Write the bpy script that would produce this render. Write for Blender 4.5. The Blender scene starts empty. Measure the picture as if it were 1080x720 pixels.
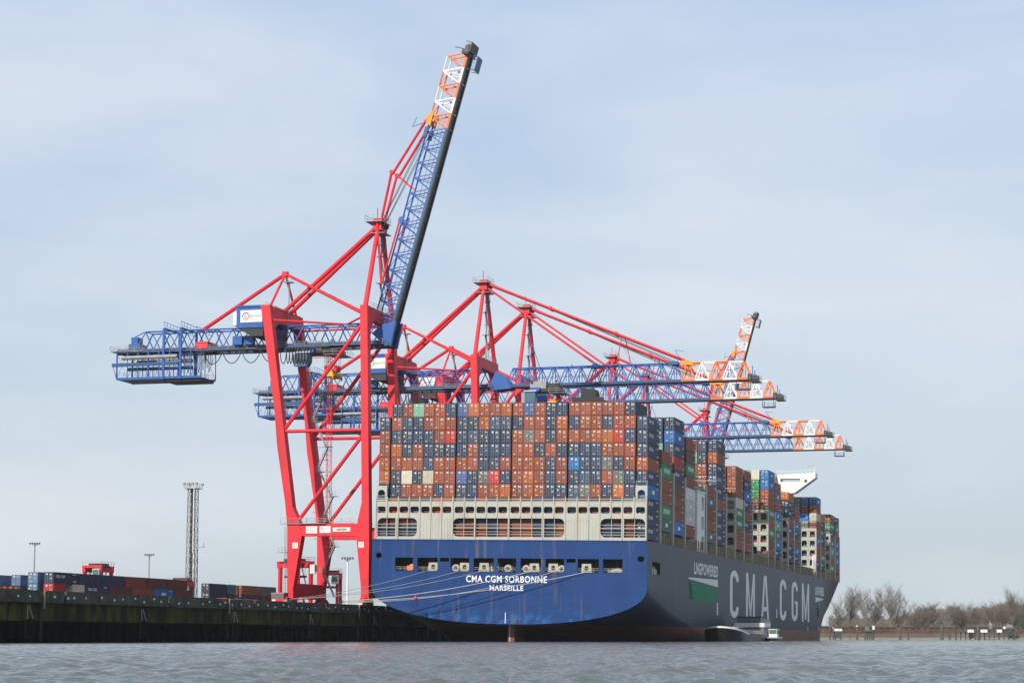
import bpy, math, random
import numpy as np
from mathutils import Vector, Matrix
from mathutils.geometry import tessellate_polygon
R = math.radians
rnd = random.Random(7)
sc = bpy.context.scene
col = sc.collection
# ------------------------------------------------------------------ camera, sky, sun, exposure
F = 2300.0; CAM_H = 0.7
PITCH = math.atan((672.8 - 360) / F)
cd = bpy.data.cameras.new('camera'); cam = bpy.data.objects.new('camera', cd); col.objects.link(cam)
cam.location = (0, 0, CAM_H); cam.rotation_euler = (R(90) + PITCH, 0, 0)
cd.sensor_width = 36; cd.lens = 36 * F / 1080; cd.clip_end = 20000; cd.clip_start = 1
sc.camera = cam
SUN_EL = R(33); SUN_AZ = R(203)          # azimuth clockwise from +Y: the sun stands behind the camera, to its left
w = bpy.data.worlds.new('World'); sc.world = w; w.use_nodes = True
nt = w.node_tree; N = nt.nodes; Lk = nt.links
for n in list(N): N.remove(n)
sky = N.new('ShaderNodeTexSky'); sky.sky_type = 'NISHITA'; sky.sun_disc = False
sky.sun_elevation = SUN_EL; sky.sun_rotation = SUN_AZ; sky.air_density = 1.0; sky.dust_density = 1.6; sky.ozone_density = 2.2
tc = N.new('ShaderNodeTexCoord')
mp = N.new('ShaderNodeMapping'); mp.inputs['Scale'].default_value = (1.5, 1.5, 6.0); mp.inputs['Rotation'].default_value = (R(4), R(-9), 0)
Lk.new(tc.outputs['Generated'], mp.inputs['Vector'])
nz = N.new('ShaderNodeTexNoise'); nz.inputs['Scale'].default_value = 1.7; nz.inputs['Detail'].default_value = 7; nz.inputs['Roughness'].default_value = 0.52
nz.inputs['Distortion'].default_value = 0.35
Lk.new(mp.outputs[0], nz.inputs['Vector'])
rp = N.new('ShaderNodeValToRGB'); rp.color_ramp.elements[0].position = 0.40; rp.color_ramp.elements[1].position = 0.70
rp.color_ramp.elements[0].color = (0.0, 0.0, 0.0, 1); rp.color_ramp.elements[1].color = (1, 1, 1, 1)
Lk.new(nz.outputs['Fac'], rp.inputs['Fac'])
sx_ = N.new('ShaderNodeSeparateXYZ'); Lk.new(tc.outputs['Generated'], sx_.inputs[0])
el = N.new('ShaderNodeMapRange'); el.inputs[1].default_value = 0.0; el.inputs[2].default_value = 0.30; Lk.new(sx_.outputs['Z'], el.inputs[0])
hc = N.new('ShaderNodeMix'); hc.data_type = 'RGBA'; Lk.new(el.outputs[0], hc.inputs[0]); hc.inputs[6].default_value = (5.5, 6.25, 6.85, 1); hc.inputs[7].default_value = (5.0, 6.35, 8.25, 1)   # high haze veil
m1 = N.new('ShaderNodeMix'); m1.data_type = 'RGBA'; m1.inputs[0].default_value = 0.78; Lk.new(sky.outputs[0], m1.inputs[6]); Lk.new(hc.outputs[2], m1.inputs[7])
mm = N.new('ShaderNodeMath'); mm.operation = 'MULTIPLY'; mm.inputs[1].default_value = 0.76; Lk.new(rp.outputs['Color'], mm.inputs[0])
mx = N.new('ShaderNodeMix'); mx.data_type = 'RGBA'; Lk.new(mm.outputs[0], mx.inputs[0]); Lk.new(m1.outputs[2], mx.inputs[6]); mx.inputs[7].default_value = (7.3, 7.65, 8.1, 1)   # thin high cloud
bg = N.new('ShaderNodeBackground'); bg.inputs['Strength'].default_value = 0.11
Lk.new(mx.outputs[2], bg.inputs['Color'])
wo = N.new('ShaderNodeOutputWorld'); Lk.new(bg.outputs[0], wo.inputs['Surface'])
HAZE = 0.000035
sd = bpy.data.lights.new('sun', 'SUN'); sd.energy = 4.8; sd.angle = R(0.5); sd.color = (1.0, 0.93, 0.83)
so = bpy.data.objects.new('sun', sd); col.objects.link(so)
sdir = Vector((math.sin(SUN_AZ) * math.cos(SUN_EL), math.cos(SUN_AZ) * math.cos(SUN_EL), math.sin(SUN_EL)))
so.rotation_euler = sdir.to_track_quat('Z', 'Y').to_euler(); so.location = (-300, -400, 400)
vs = sc.view_settings; vs.view_transform = 'Standard'; vs.look = 'None'; vs.exposure = 0.0; vs.gamma = 1.0; vs.use_curve_mapping = False

# ------------------------------------------------------------------ helpers
def principled(name, color, rough=0.5, metal=0.0, var=0.12, vscale=0.6, stretch=(1, 1, 1), dirt=None, dirt_amt=0.0, dirt_scale=0.4,
               dirt_stretch=(1, 1, 0.15), bump=0.0, bscale=8.0, objcolor=False, attr=None, spec=0.5, dirt_lo=0.52, dirt_hi=0.75):
    m = bpy.data.materials.new(name); m.use_nodes = True
    t = m.node_tree; n = t.nodes; l = t.links
    k_ = 1.0 if (objcolor or attr) else 0.83; color = tuple(c * k_ for c in color); dirt = None if dirt is None else tuple(c * 0.83 for c in dirt)
    b = n['Principled BSDF']; b.inputs['Roughness'].default_value = rough; b.inputs['Metallic'].default_value = metal
    b.inputs['Specular IOR Level'].default_value = spec
    tcn = n.new('ShaderNodeTexCoord')
    def noise(scale, st, detail=5):
        mpn = n.new('ShaderNodeMapping'); mpn.inputs['Scale'].default_value = st; l.new(tcn.outputs['Object'], mpn.inputs['Vector'])
        z = n.new('ShaderNodeTexNoise'); z.inputs['Scale'].default_value = scale; z.inputs['Detail'].default_value = detail
        l.new(mpn.outputs[0], z.inputs['Vector']); return z
    if objcolor:
        oi = n.new('ShaderNodeObjectInfo'); src = oi.outputs['Color']
    elif attr:
        at = n.new('ShaderNodeAttribute'); at.attribute_name = attr; src = at.outputs['Color']
    else:
        rgb = n.new('ShaderNodeRGB'); rgb.outputs[0].default_value = (*color, 1); src = rgb.outputs[0]
    if var > 0:
        z = noise(vscale, stretch)
        mr = n.new('ShaderNodeMapRange'); mr.inputs[1].default_value = 0.3; mr.inputs[2].default_value = 0.7
        mr.inputs[3].default_value = 1 - var; mr.inputs[4].default_value = 1 + var
        l.new(z.outputs['Fac'], mr.inputs[0])
        mu = n.new('ShaderNodeMix'); mu.data_type = 'RGBA'; mu.blend_type = 'MULTIPLY'; mu.inputs[0].default_value = 1
        l.new(src, mu.inputs[6]); l.new(mr.outputs[0], mu.inputs[7]); src = mu.outputs[2]
    if dirt is not None:
        z = noise(dirt_scale, dirt_stretch, 6)
        rpn = n.new('ShaderNodeValToRGB'); rpn.color_ramp.elements[0].position = dirt_lo; rpn.color_ramp.elements[1].position = dirt_hi
        l.new(z.outputs['Fac'], rpn.inputs['Fac'])
        ma = n.new('ShaderNodeMath'); ma.operation = 'MULTIPLY'; ma.inputs[1].default_value = dirt_amt; l.new(rpn.outputs['Color'], ma.inputs[0])
        mu = n.new('ShaderNodeMix'); mu.data_type = 'RGBA'; l.new(ma.outputs[0], mu.inputs[0]); l.new(src, mu.inputs[6]); mu.inputs[7].default_value = (*dirt, 1)
        src = mu.outputs[2]
    l.new(src, b.inputs['Base Color'])
    if bump > 0:
        z = noise(bscale, (1, 1, 1)); bp = n.new('ShaderNodeBump'); bp.inputs['Strength'].default_value = bump; bp.inputs['Distance'].default_value = 0.1
        l.new(z.outputs['Fac'], bp.inputs['Height']); l.new(bp.outputs[0], b.inputs['Normal'])
    return m

class MB:
    """collects shapes; build() links them as one mesh object"""
    def __init__(s): s.v = []; s.f = []; s.m = []; s.mats = []
    def mi(s, m):
        if m not in s.mats: s.mats.append(m)
        return s.mats.index(m)
    def add(s, vs, fs, m):
        o = len(s.v); k = s.mi(m); s.v.extend([tuple(x) for x in vs]); s.f.extend([tuple(i + o for i in f) for f in fs]); s.m.extend([k] * len(fs))
    def box(s, x0, x1, y0, y1, z0, z1, m, M=None):
        v = [Vector((x, y, z)) for z in (z0, z1) for y in (y0, y1) for x in (x0, x1)]
        if M: v = [M @ p for p in v]
        s.add(v, [(0, 2, 3, 1), (4, 5, 7, 6), (0, 1, 5, 4), (2, 6, 7, 3), (0, 4, 6, 2), (1, 3, 7, 5)], m)
    def beam(s, a, b, wd, ht, m, up=(0, 0, 1)):
        a = Vector(a); b = Vector(b); d = (b - a)
        if d.length < 1e-6: return
        d.normalize(); u = Vector(up)
        if abs(d.dot(u)) > 0.995: u = Vector((0, 1, 0)) if abs(d.y) < 0.9 else Vector((1, 0, 0))
        r = d.cross(u).normalized(); u = r.cross(d).normalized()
        v = [p + r * (i * wd / 2) + u * (j * ht / 2) for p in (a, b) for (i, j) in ((-1, -1), (1, -1), (1, 1), (-1, 1))]
        s.add(v, [(0, 1, 2, 3)[::-1], (4, 5, 6, 7), (0, 1, 5, 4), (1, 2, 6, 5), (2, 3, 7, 6), (3, 0, 4, 7)], m)
    def tube(s, a, b, r0, m, n=6, r1=None, caps=True):
        a = Vector(a); b = Vector(b); d = b - a
        if d.length < 1e-6: return
        r1 = r0 if r1 is None else r1
        d.normalize(); u = Vector((0, 0, 1)) if abs(d.z) < 0.95 else Vector((1, 0, 0))
        e = d.cross(u).normalized(); g = d.cross(e)
        v = []
        for p, rr in ((a, r0), (b, r1)):
            for k in range(n):
                t = 2 * math.pi * k / n; v.append(p + e * (rr * math.cos(t)) + g * (rr * math.sin(t)))
        fs = [(k, (k + 1) % n, n + (k + 1) % n, n + k) for k in range(n)]
        if caps: fs += [tuple(range(n))[::-1], tuple(range(n, 2 * n))]
        s.add(v, fs, m)
    def path(s, pts, r, m, n=5):
        for p, q in zip(pts, pts[1:]): s.tube(p, q, r, m, n, caps=False)
    def prism(s, poly, y0, y1, m, axis='y'):
        """polygon in (x,z), extruded along y (or in (y,z) along x, or (x,y) along z)"""
        k = len(poly)
        def P(a, b, t): return {'y': (a, t, b), 'x': (t, a, b), 'z': (a, b, t)}[axis]
        v = [P(a, b, y0) for a, b in poly] + [P(a, b, y1) for a, b in poly]
        tr = tessellate_polygon([[Vector((a, b, 0)) for a, b in poly]])
        fs = [tuple(t) for t in tr] + [tuple(i + k for i in t[::-1]) for t in tr]
        fs += [(i, (i + 1) % k, (i + 1) % k + k, i + k) for i in range(k)]
        s.add(v, fs, m)
    def plate(s, outer, holes, y0, y1, m, P, lip=None):
        """plate with holes in a 2-D plane; P maps (a,b,t) to a point; t runs y0 (front) to y1 (back)"""
        loops = [outer] + holes
        flat = [p for lp in loops for p in lp]; k = len(flat)
        tr = tessellate_polygon([[Vector((a, b, 0)) for a, b in lp] for lp in loops])
        v = [P(a, b, y0) for a, b in flat] + [P(a, b, y1) for a, b in flat]
        fs = [tuple(t) for t in tr] + [tuple(i + k for i in t[::-1]) for t in tr]
        o = 0
        for lp in loops:
            c = len(lp); fs += [(o + i, o + (i + 1) % c, o + (i + 1) % c + k, o + i + k) for i in range(c)]; o += c
        s.add(v, fs, m)
    def text(s, body, size, M, m, sx=1.0, bold=0.0, align='CENTER', spacing=1.0, depth=0.0):
        c = bpy.data.curves.new('txt', 'FONT'); c.body = body; c.size = size; c.align_x = align; c.align_y = 'CENTER'; c.offset = bold; c.space_character = spacing
        c.resolution_u = 3; c.extrude = depth
        o = bpy.data.objects.new('txt', c); col.objects.link(o)
        dg = bpy.context.evaluated_depsgraph_get(); me = bpy.data.meshes.new_from_object(o.evaluated_get(dg))
        s.add([M @ Vector((p.co.x * sx, p.co.y, p.co.z)) for p in me.vertices], [tuple(f.vertices) for f in me.polygons], m)
        bpy.data.objects.remove(o); bpy.data.curves.remove(c); bpy.data.meshes.remove(me)
    def ribbon(s, pts, th, P, m, closed=False):
        """flat stroke of thickness th along 2-D pts; P maps to 3-D"""
        pts = [Vector(p) for p in pts]; n = len(pts); a = []; b = []
        for i, p in enumerate(pts):
            d0 = (p - pts[i - 1]).normalized() if i > 0 else None
            d1 = (pts[i + 1] - p).normalized() if i < n - 1 else None
            d0 = d0 or d1; d1 = d1 or d0
            t = (d0 + d1).normalized(); nn = Vector((-t.y, t.x)); k = 1 / max(0.45, nn.dot(Vector((-d1.y, d1.x))))
            a.append(p + nn * th / 2 * k); b.append(p - nn * th / 2 * k)
        v = [P(q.x, q.y) for q in a] + [P(q.x, q.y) for q in b]
        s.add(v, [(i, i + 1, n + i + 1, n + i) for i in range(n - 1)], m)
    def mesh(s, name):
        me = bpy.data.meshes.new(name); me.from_pydata(s.v, [], s.f)
        for m in s.mats: me.materials.append(m)
        me.polygons.foreach_set('material_index', s.m); me.update(); return me
    def build(s, name, parent=None, smooth=False):
        me = s.mesh(name)
        if smooth: me.polygons.foreach_set('use_smooth', [True] * len(me.polygons))
        return link(name, me, parent)

def link(name, me, parent=None):
    o = bpy.data.objects.new(name, me); col.objects.link(o)
    if parent: o.parent = parent
    return o
def tag(o, label=None, cat=None, group=None, kind=None):
    if label: o['label'] = label
    if cat: o['category'] = cat
    if group: o['group'] = group
    if kind: o['kind'] = kind
    return o
def empty(name, M=None, parent=None):
    o = bpy.data.objects.new(name, None); col.objects.link(o); o.empty_display_size = 1
    if M is not None: o.matrix_world = M
    return o
def copy_tree(o, parent=None):
    c = o.copy(); col.objects.link(c)
    if parent: c.parent = parent
    for ch in list(o.children): copy_tree(ch, c)
    return c
def rrect(x0, x1, z0, z1, r, n=4, corners='all'):
    pts = []
    for (cx, cz, a0, key) in ((x1 - r, z0 + r, -90, 'br'), (x1 - r, z1 - r, 0, 'tr'), (x0 + r, z1 - r, 90, 'tl'), (x0 + r, z0 + r, 180, 'bl')):
        if corners == 'all' or key in corners:
            pts += [(cx + r * math.cos(R(a0 + 90 * k / n)), cz + r * math.sin(R(a0 + 90 * k / n))) for k in range(n + 1)]
        else:
            pts.append((x1 if 'r' in key else x0, z0 if 'b' in key else z1))
    return pts
# frames of the place: u across the quay (towards the water), v along the quay, z up
TH = R(15.0); ORG = Vector((-1.25, 471.1, 0))
RU = Vector((math.cos(TH), -math.sin(TH), 0)); AV = Vector((math.sin(TH), math.cos(TH), 0))
MQ = Matrix.Translation(ORG) @ Matrix.Rotation(-TH, 4, 'Z')
MS = MQ @ Matrix.Rotation(R(1.0), 4, 'Y')                # the ship lists one degree to starboard
def Qp(u, v, z): return MQ @ Vector((u, v, z))
QZ = 7.9                                                  # quay height above the water

# ------------------------------------------------------------------ materials
M = {}
M['red'] = principled('crane_red_paint', (0.74, 0.027, 0.042), 0.5, spec=0.3, var=0.10, vscale=0.25, dirt=(0.36, 0.03, 0.03), dirt_amt=0.5, dirt_scale=0.25)
M['blue'] = principled('crane_blue_paint', (0.010, 0.10, 0.39), 0.42, var=0.12, vscale=0.4, dirt=(0.03, 0.08, 0.18), dirt_amt=0.5)
M['darkblue'] = principled('girder_rail_blue', (0.010, 0.075, 0.22), 0.45, var=0.15, vscale=0.4)
M['orange'] = principled('boom_orange_paint', (0.78, 0.17, 0.02), 0.45, var=0.08)
M['gusset'] = principled('gusset_amber_paint', (0.82, 0.3, 0.015), 0.45, var=0.08)
M['white'] = principled('white_paint', (0.78, 0.78, 0.76), 0.45, var=0.06, dirt=(0.5, 0.46, 0.4), dirt_amt=0.35)
M['galv'] = principled('galvanised_steel', (0.30, 0.31, 0.32), 0.5, metal=0.3, var=0.15)
M['dark'] = principled('dark_steel', (0.014, 0.015, 0.018), 0.5, var=0.2)
M['black'] = principled('black_rubber', (0.012, 0.012, 0.013), 0.65, var=0.1)
M['glass'] = principled('cab_glass', (0.10, 0.17, 0.17), 0.08, var=0.05)
M['yellow'] = principled('spreader_yellow', (0.78, 0.47, 0.02), 0.5, var=0.15, vscale=1.5)
M['rope'] = principled('rope_fibre', (0.42, 0.40, 0.35), 0.8, var=0.12, vscale=3)
M['cable'] = principled('black_cable', (0.02, 0.02, 0.022), 0.6, var=0.1)
M['cream'] = principled('ship_cream_paint', (0.435, 0.435, 0.385), 0.5, var=0.08, vscale=0.5, dirt=(0.30, 0.17, 0.07), dirt_amt=0.42, dirt_scale=0.55, dirt_stretch=(1, 1, 0.12), dirt_lo=0.55, dirt_hi=0.8)
M['transom'] = principled('transom_blue_paint', (0.0025, 0.043, 0.178), 0.5, var=0.14, vscale=0.22, stretch=(1, 1, 0.5), dirt=(0.20, 0.19, 0.13), dirt_amt=0.55, dirt_scale=1.1, dirt_stretch=(1, 1, 0.055), dirt_lo=0.62, dirt_hi=0.80, spec=0.25)
M['mooring'] = principled('mooring_deck_grey', (0.16, 0.17, 0.17), 0.6, var=0.2)
M['winch'] = principled('winch_cream', (0.44, 0.42, 0.35), 0.5, var=0.15, vscale=1.2)
M['rust'] = principled('rusty_boot_red', (0.15, 0.045, 0.028), 0.7, var=0.3, vscale=0.4)
M['tan'] = principled('stanchion_tan', (0.30, 0.24, 0.15), 0.6, var=0.3, vscale=0.5)
M['lettering'] = principled('letter_white', (0.82, 0.83, 0.84), 0.5, var=0.06, vscale=0.3, dirt=(0.4, 0.42, 0.45), dirt_amt=0.4)
M['green'] = principled('hull_flag_green', (0.008, 0.22, 0.10), 0.6, spec=0.15, var=0.08)
M['black_letter'] = principled('letter_black', (0.02, 0.02, 0.02), 0.5, var=0)
M['grey_letter'] = principled('letter_grey', (0.2, 0.24, 0.3), 0.5, var=0)
M['concrete'] = principled('quay_concrete', (0.066, 0.072, 0.058), 0.9, spec=0.2, var=0.5, vscale=0.5, dirt=(0.02, 0.026, 0.014), dirt_amt=0.85, dirt_scale=0.35, dirt_stretch=(1, 1, 0.4), bump=0.3, bscale=2)
M['moss'] = principled('mossy_sheet_piling', (0.050, 0.056, 0.012), 0.95, spec=0.15, var=0.5, vscale=0.35, stretch=(1, 1, 0.5), dirt=(0.018, 0.014, 0.007), dirt_amt=0.9, dirt_scale=0.5, dirt_stretch=(1, 1, 0.25), dirt_lo=.45, dirt_hi=.62, bump=0.4, bscale=2)
M['pile'] = principled('shaded_pile', (0.005, 0.0065, 0.004), 0.95, spec=0.05, var=0.35, vscale=0.6)  # near black: the shade under the quay is put into this colour
M['asphalt'] = principled('yard_asphalt', (0.06, 0.06, 0.062), 0.9, var=0.2, vscale=0.1)

def add_seams(m, base_w, row_h, dark):
    t = m.node_tree; n = t.nodes; l = t.links; b = n['Principled BSDF']; src = b.inputs['Base Color'].links[0].from_socket
    tcn = n.new('ShaderNodeTexCoord'); sp = n.new('ShaderNodeSeparateXYZ'); l.new(tcn.outputs['Object'], sp.inputs[0]); cb = n.new('ShaderNodeCombineXYZ'); l.new(sp.outputs['X'], cb.inputs[0]); l.new(sp.outputs['Z'], cb.inputs[1])
    br = n.new('ShaderNodeTexBrick'); br.inputs['Scale'].default_value = 1; br.inputs['Brick Width'].default_value = base_w; br.inputs['Row Height'].default_value = row_h; br.inputs['Mortar Size'].default_value = .07; br.inputs['Mortar Smooth'].default_value = .5
    br.inputs['Color1'].default_value = (1, 1, 1, 1); br.inputs['Color2'].default_value = (.9, .92, .95, 1); br.inputs['Mortar'].default_value = (dark, dark, dark, 1); l.new(cb.outputs[0], br.inputs['Vector'])
    mu = n.new('ShaderNodeMix'); mu.data_type = 'RGBA'; mu.blend_type = 'MULTIPLY'; mu.inputs[0].default_value = 1; l.new(src, mu.inputs[6]); l.new(br.outputs['Color'], mu.inputs[7])
    # scuffed paler band low on the plate where tugs and fenders rub
    z = n.new('ShaderNodeTexNoise'); z.inputs['Scale'].default_value = .5; z.inputs['Detail'].default_value = 7; l.new(tcn.outputs['Object'], z.inputs['Vector'])
    lo = n.new('ShaderNodeMapRange'); lo.inputs[1].default_value = 7.2; lo.inputs[2].default_value = 4.2; l.new(sp.outputs['Z'], lo.inputs[0])
    rm = n.new('ShaderNodeMapRange'); rm.inputs[1].default_value = .5; rm.inputs[2].default_value = .62; l.new(z.outputs['Fac'], rm.inputs[0])
    mm_ = n.new('ShaderNodeMath'); mm_.operation = 'MULTIPLY'; l.new(lo.outputs[0], mm_.inputs[0]); l.new(rm.outputs[0], mm_.inputs[1])
    m2 = n.new('ShaderNodeMath'); m2.operation = 'MULTIPLY'; m2.inputs[1].default_value = .6; l.new(mm_.outputs[0], m2.inputs[0])
    mx_ = n.new('ShaderNodeMix'); mx_.data_type = 'RGBA'; l.new(m2.outputs[0], mx_.inputs[0]); l.new(mu.outputs[2], mx_.inputs[6]); mx_.inputs[7].default_value = (.012, .13, .34, 1)
    # rust runs
    mp_ = n.new('ShaderNodeMapping'); mp_.inputs['Scale'].default_value = (1, 1, .08); l.new(tcn.outputs['Object'], mp_.inputs[0])
    z3 = n.new('ShaderNodeTexNoise'); z3.inputs['Scale'].default_value = .8; z3.inputs['Detail'].default_value = 8; z3.inputs['Roughness'].default_value = .65; l.new(mp_.outputs[0], z3.inputs['Vector'])
    r3 = n.new('ShaderNodeMapRange'); r3.inputs[1].default_value = .585; r3.inputs[2].default_value = .74; r3.inputs[4].default_value = .65; l.new(z3.outputs['Fac'], r3.inputs[0])
    m3 = n.new('ShaderNodeMix'); m3.data_type = 'RGBA'; l.new(r3.outputs[0], m3.inputs[0]); l.new(mx_.outputs[2], m3.inputs[6]); m3.inputs[7].default_value = (.16, .085, .04, 1)
    l.new(m3.outputs[2], b.inputs['Base Color'])
add_seams(M['transom'], 7.5, 2.6, .72)
def hull_material():
    m = bpy.data.materials.new('hull_paint'); m.use_nodes = True; t = m.node_tree; n = t.nodes; l = t.links; b = n['Principled BSDF']
    b.inputs['Roughness'].default_value = 0.45; b.inputs['Specular IOR Level'].default_value = 0.2
    tcn = n.new('ShaderNodeTexCoord'); sp = n.new('ShaderNodeSeparateXYZ'); l.new(tcn.outputs['Object'], sp.inputs[0])
    z = n.new('ShaderNodeTexNoise'); z.inputs['Scale'].default_value = 0.15; z.inputs['Detail'].default_value = 6
    mpn = n.new('ShaderNodeMapping'); mpn.inputs['Scale'].default_value = (1, 1, 0.5); l.new(tcn.outputs['Object'], mpn.inputs[0]); l.new(mpn.outputs[0], z.inputs['Vector'])
    # shell plating: strakes 3 m high, plates 12 m long
    mp2 = n.new('ShaderNodeCombineXYZ'); l.new(sp.outputs['Y'], mp2.inputs[0]); l.new(sp.outputs['Z'], mp2.inputs[1])
    br = n.new('ShaderNodeTexBrick'); br.inputs['Scale'].default_value = 1.0; br.inputs['Brick Width'].default_value = 11.5; br.inputs['Row Height'].default_value = 2.6
    br.inputs['Mortar Size'].default_value = 0.09; br.inputs['Mortar Smooth'].default_value = 0.6; br.offset = 0.5
    br.inputs['Color1'].default_value = (0.010, 0.026, 0.058, 1); br.inputs['Color2'].default_value = (0.009, 0.023, 0.053, 1); br.inputs['Mortar'].default_value = (0.012, 0.020, 0.044, 1)
    l.new(mp2.outputs[0], br.inputs['Vector'])
    mr = n.new('ShaderNodeMapRange'); mr.inputs[1].default_value = 0.3; mr.inputs[2].default_value = 0.7; mr.inputs[3].default_value = 0.78; mr.inputs[4].default_value = 1.22; l.new(z.outputs['Fac'], mr.inputs[0])
    mu = n.new('ShaderNodeMix'); mu.data_type = 'RGBA'; mu.blend_type = 'MULTIPLY'; mu.inputs[0].default_value = 1; l.new(br.outputs['Color'], mu.inputs[6]); l.new(mr.outputs[0], mu.inputs[7])
    # boot topping below 3.6 m, worn edge
    z2 = n.new('ShaderNodeTexNoise'); z2.inputs['Scale'].default_value = 0.5; z2.inputs['Detail'].default_value = 6; l.new(tcn.outputs['Object'], z2.inputs['Vector'])
    mr2 = n.new('ShaderNodeMapRange'); mr2.inputs[3].default_value = -0.35; mr2.inputs[4].default_value = 0.35; l.new(z2.outputs['Fac'], mr2.inputs[0])
    ad = n.new('ShaderNodeMath'); ad.operation = 'ADD'; l.new(sp.outputs['Z'], ad.inputs[0]); l.new(mr2.outputs[0], ad.inputs[1])
    lt = n.new('ShaderNodeMath'); lt.operation = 'LESS_THAN'; lt.inputs[1].default_value = 3.9; l.new(ad.outputs[0], lt.inputs[0])
    rr = n.new('ShaderNodeValToRGB'); rr.color_ramp.elements[0].position = 0.35; rr.color_ramp.elements[0].color = (0.13, 0.042, 0.032, 1); rr.color_ramp.elements[1].position = 0.7; rr.color_ramp.elements[1].color = (0.30, 0.10, 0.055, 1)
    l.new(z2.outputs['Fac'], rr.inputs[0])
    mb = n.new('ShaderNodeMix'); mb.data_type = 'RGBA'; l.new(lt.outputs[0], mb.inputs[0]); l.new(mu.outputs[2], mb.inputs[6]); l.new(rr.outputs[0], mb.inputs[7])
    mp4 = n.new('ShaderNodeMapping'); mp4.inputs['Scale'].default_value = (1, 1, .07); l.new(tcn.outputs['Object'], mp4.inputs[0])
    z4 = n.new('ShaderNodeTexNoise'); z4.inputs['Scale'].default_value = .35; z4.inputs['Detail'].default_value = 8; z4.inputs['Roughness'].default_value = .65; l.new(mp4.outputs[0], z4.inputs['Vector'])
    r4 = n.new('ShaderNodeMapRange'); r4.inputs[1].default_value = .55; r4.inputs[2].default_value = .75; r4.inputs[4].default_value = .4; l.new(z4.outputs['Fac'], r4.inputs[0])
    m4 = n.new('ShaderNodeMix'); m4.data_type = 'RGBA'; l.new(r4.outputs[0], m4.inputs[0]); l.new(mb.outputs[2], m4.inputs[6]); m4.inputs[7].default_value = (.10, .10, .11, 1)
    l.new(m4.outputs[2], b.inputs['Base Color'])
    bp = n.new('ShaderNodeBump'); bp.inputs['Strength'].default_value = 0.25; bp.inputs['Distance'].default_value = 0.06; l.new(z.outputs['Fac'], bp.inputs['Height']); l.new(bp.outputs[0], b.inputs['Normal'])
    return m
M['hull'] = hull_material()
def container_material(name, **k):
    m = principled(name, (1, 1, 1), 0.65, spec=0.3, var=0.16, vscale=0.45, dirt=(0.16, 0.085, 0.05), dirt_amt=0.30, dirt_scale=0.7, dirt_stretch=(1, 1, 0.5), **k)
    n = m.node_tree.nodes; l = m.node_tree.links; b = n['Principled BSDF']
    tcn = n.new('ShaderNodeTexCoord'); wv = n.new('ShaderNodeTexWave'); wv.bands_direction = 'Y'; wv.inputs['Scale'].default_value = 1.05; wv.inputs['Detail'].default_value = 0
    l.new(tcn.outputs['Object'], wv.inputs['Vector']); bp = n.new('ShaderNodeBump'); bp.inputs['Strength'].default_value = 0.5; bp.inputs['Distance'].default_value = 0.04
    l.new(wv.outputs['Fac'], bp.inputs['Height']); l.new(bp.outputs[0], b.inputs['Normal'])
    return m
M['cont'] = container_material('container_paint', objcolor=True)
M['cont_mass'] = container_material('container_paint_mass', attr='paint')
M['contdoor'] = principled('container_door_paint', (1, 1, 1), 0.6, spec=0.3, var=0.14, vscale=0.9, dirt=(0.16, 0.09, 0.05), dirt_amt=0.30, dirt_scale=1.0, dirt_stretch=(1, 1, 0.3), objcolor=True)
M['bar'] = principled('locking_bar_paint', (1, 1, 1), 0.45, var=0.1, dirt=(0.4, 0.4, 0.39), dirt_amt=0.9, dirt_scale=0.9, dirt_stretch=(1, 1, 0.4), dirt_lo=.3, dirt_hi=.62, objcolor=True)
M['mark_w'] = principled('marking_white', (0.75, 0.75, 0.72), 0.6, var=0.05)
M['mark_y'] = principled('marking_yellow', (0.80, 0.46, 0.05), 0.6, var=0.05)

# ------------------------------------------------------------------ water, quay, far bank
def water_material():
    m = bpy.data.materials.new('river_water'); m.use_nodes = True; t = m.node_tree; n = t.nodes; l = t.links; b = n['Principled BSDF']
    b.inputs['Base Color'].default_value = (0.095, 0.105, 0.105, 1); b.inputs['Roughness'].default_value = 0.10; b.inputs['IOR'].default_value = 1.33
    tcn = n.new('ShaderNodeTexCoord'); prev = None
    for sc_, st, di, det in ((0.55, (0.6, 1, 1), 0.35, 6), (2.6, (0.7, 1, 1), 0.10, 5), (8.0, (0.7, 1, 1), 0.035, 3)):
        mpn = n.new('ShaderNodeMapping'); mpn.inputs['Scale'].default_value = st; mpn.inputs['Rotation'].default_value = (0, 0, 0.3); l.new(tcn.outputs['Object'], mpn.inputs[0])
        z = n.new('ShaderNodeTexNoise'); z.inputs['Scale'].default_value = sc_; z.inputs['Detail'].default_value = det; l.new(mpn.outputs[0], z.inputs['Vector'])
        bp = n.new('ShaderNodeBump'); bp.inputs['Strength'].default_value = 1.0; bp.inputs['Distance'].default_value = di; l.new(z.outputs['Fac'], bp.inputs['Height'])
        if prev: l.new(prev, bp.inputs['Normal'])
        prev = bp.outputs[0]
    l.new(prev, b.inputs['Normal']); return m
M['water'] = water_material()
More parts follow.
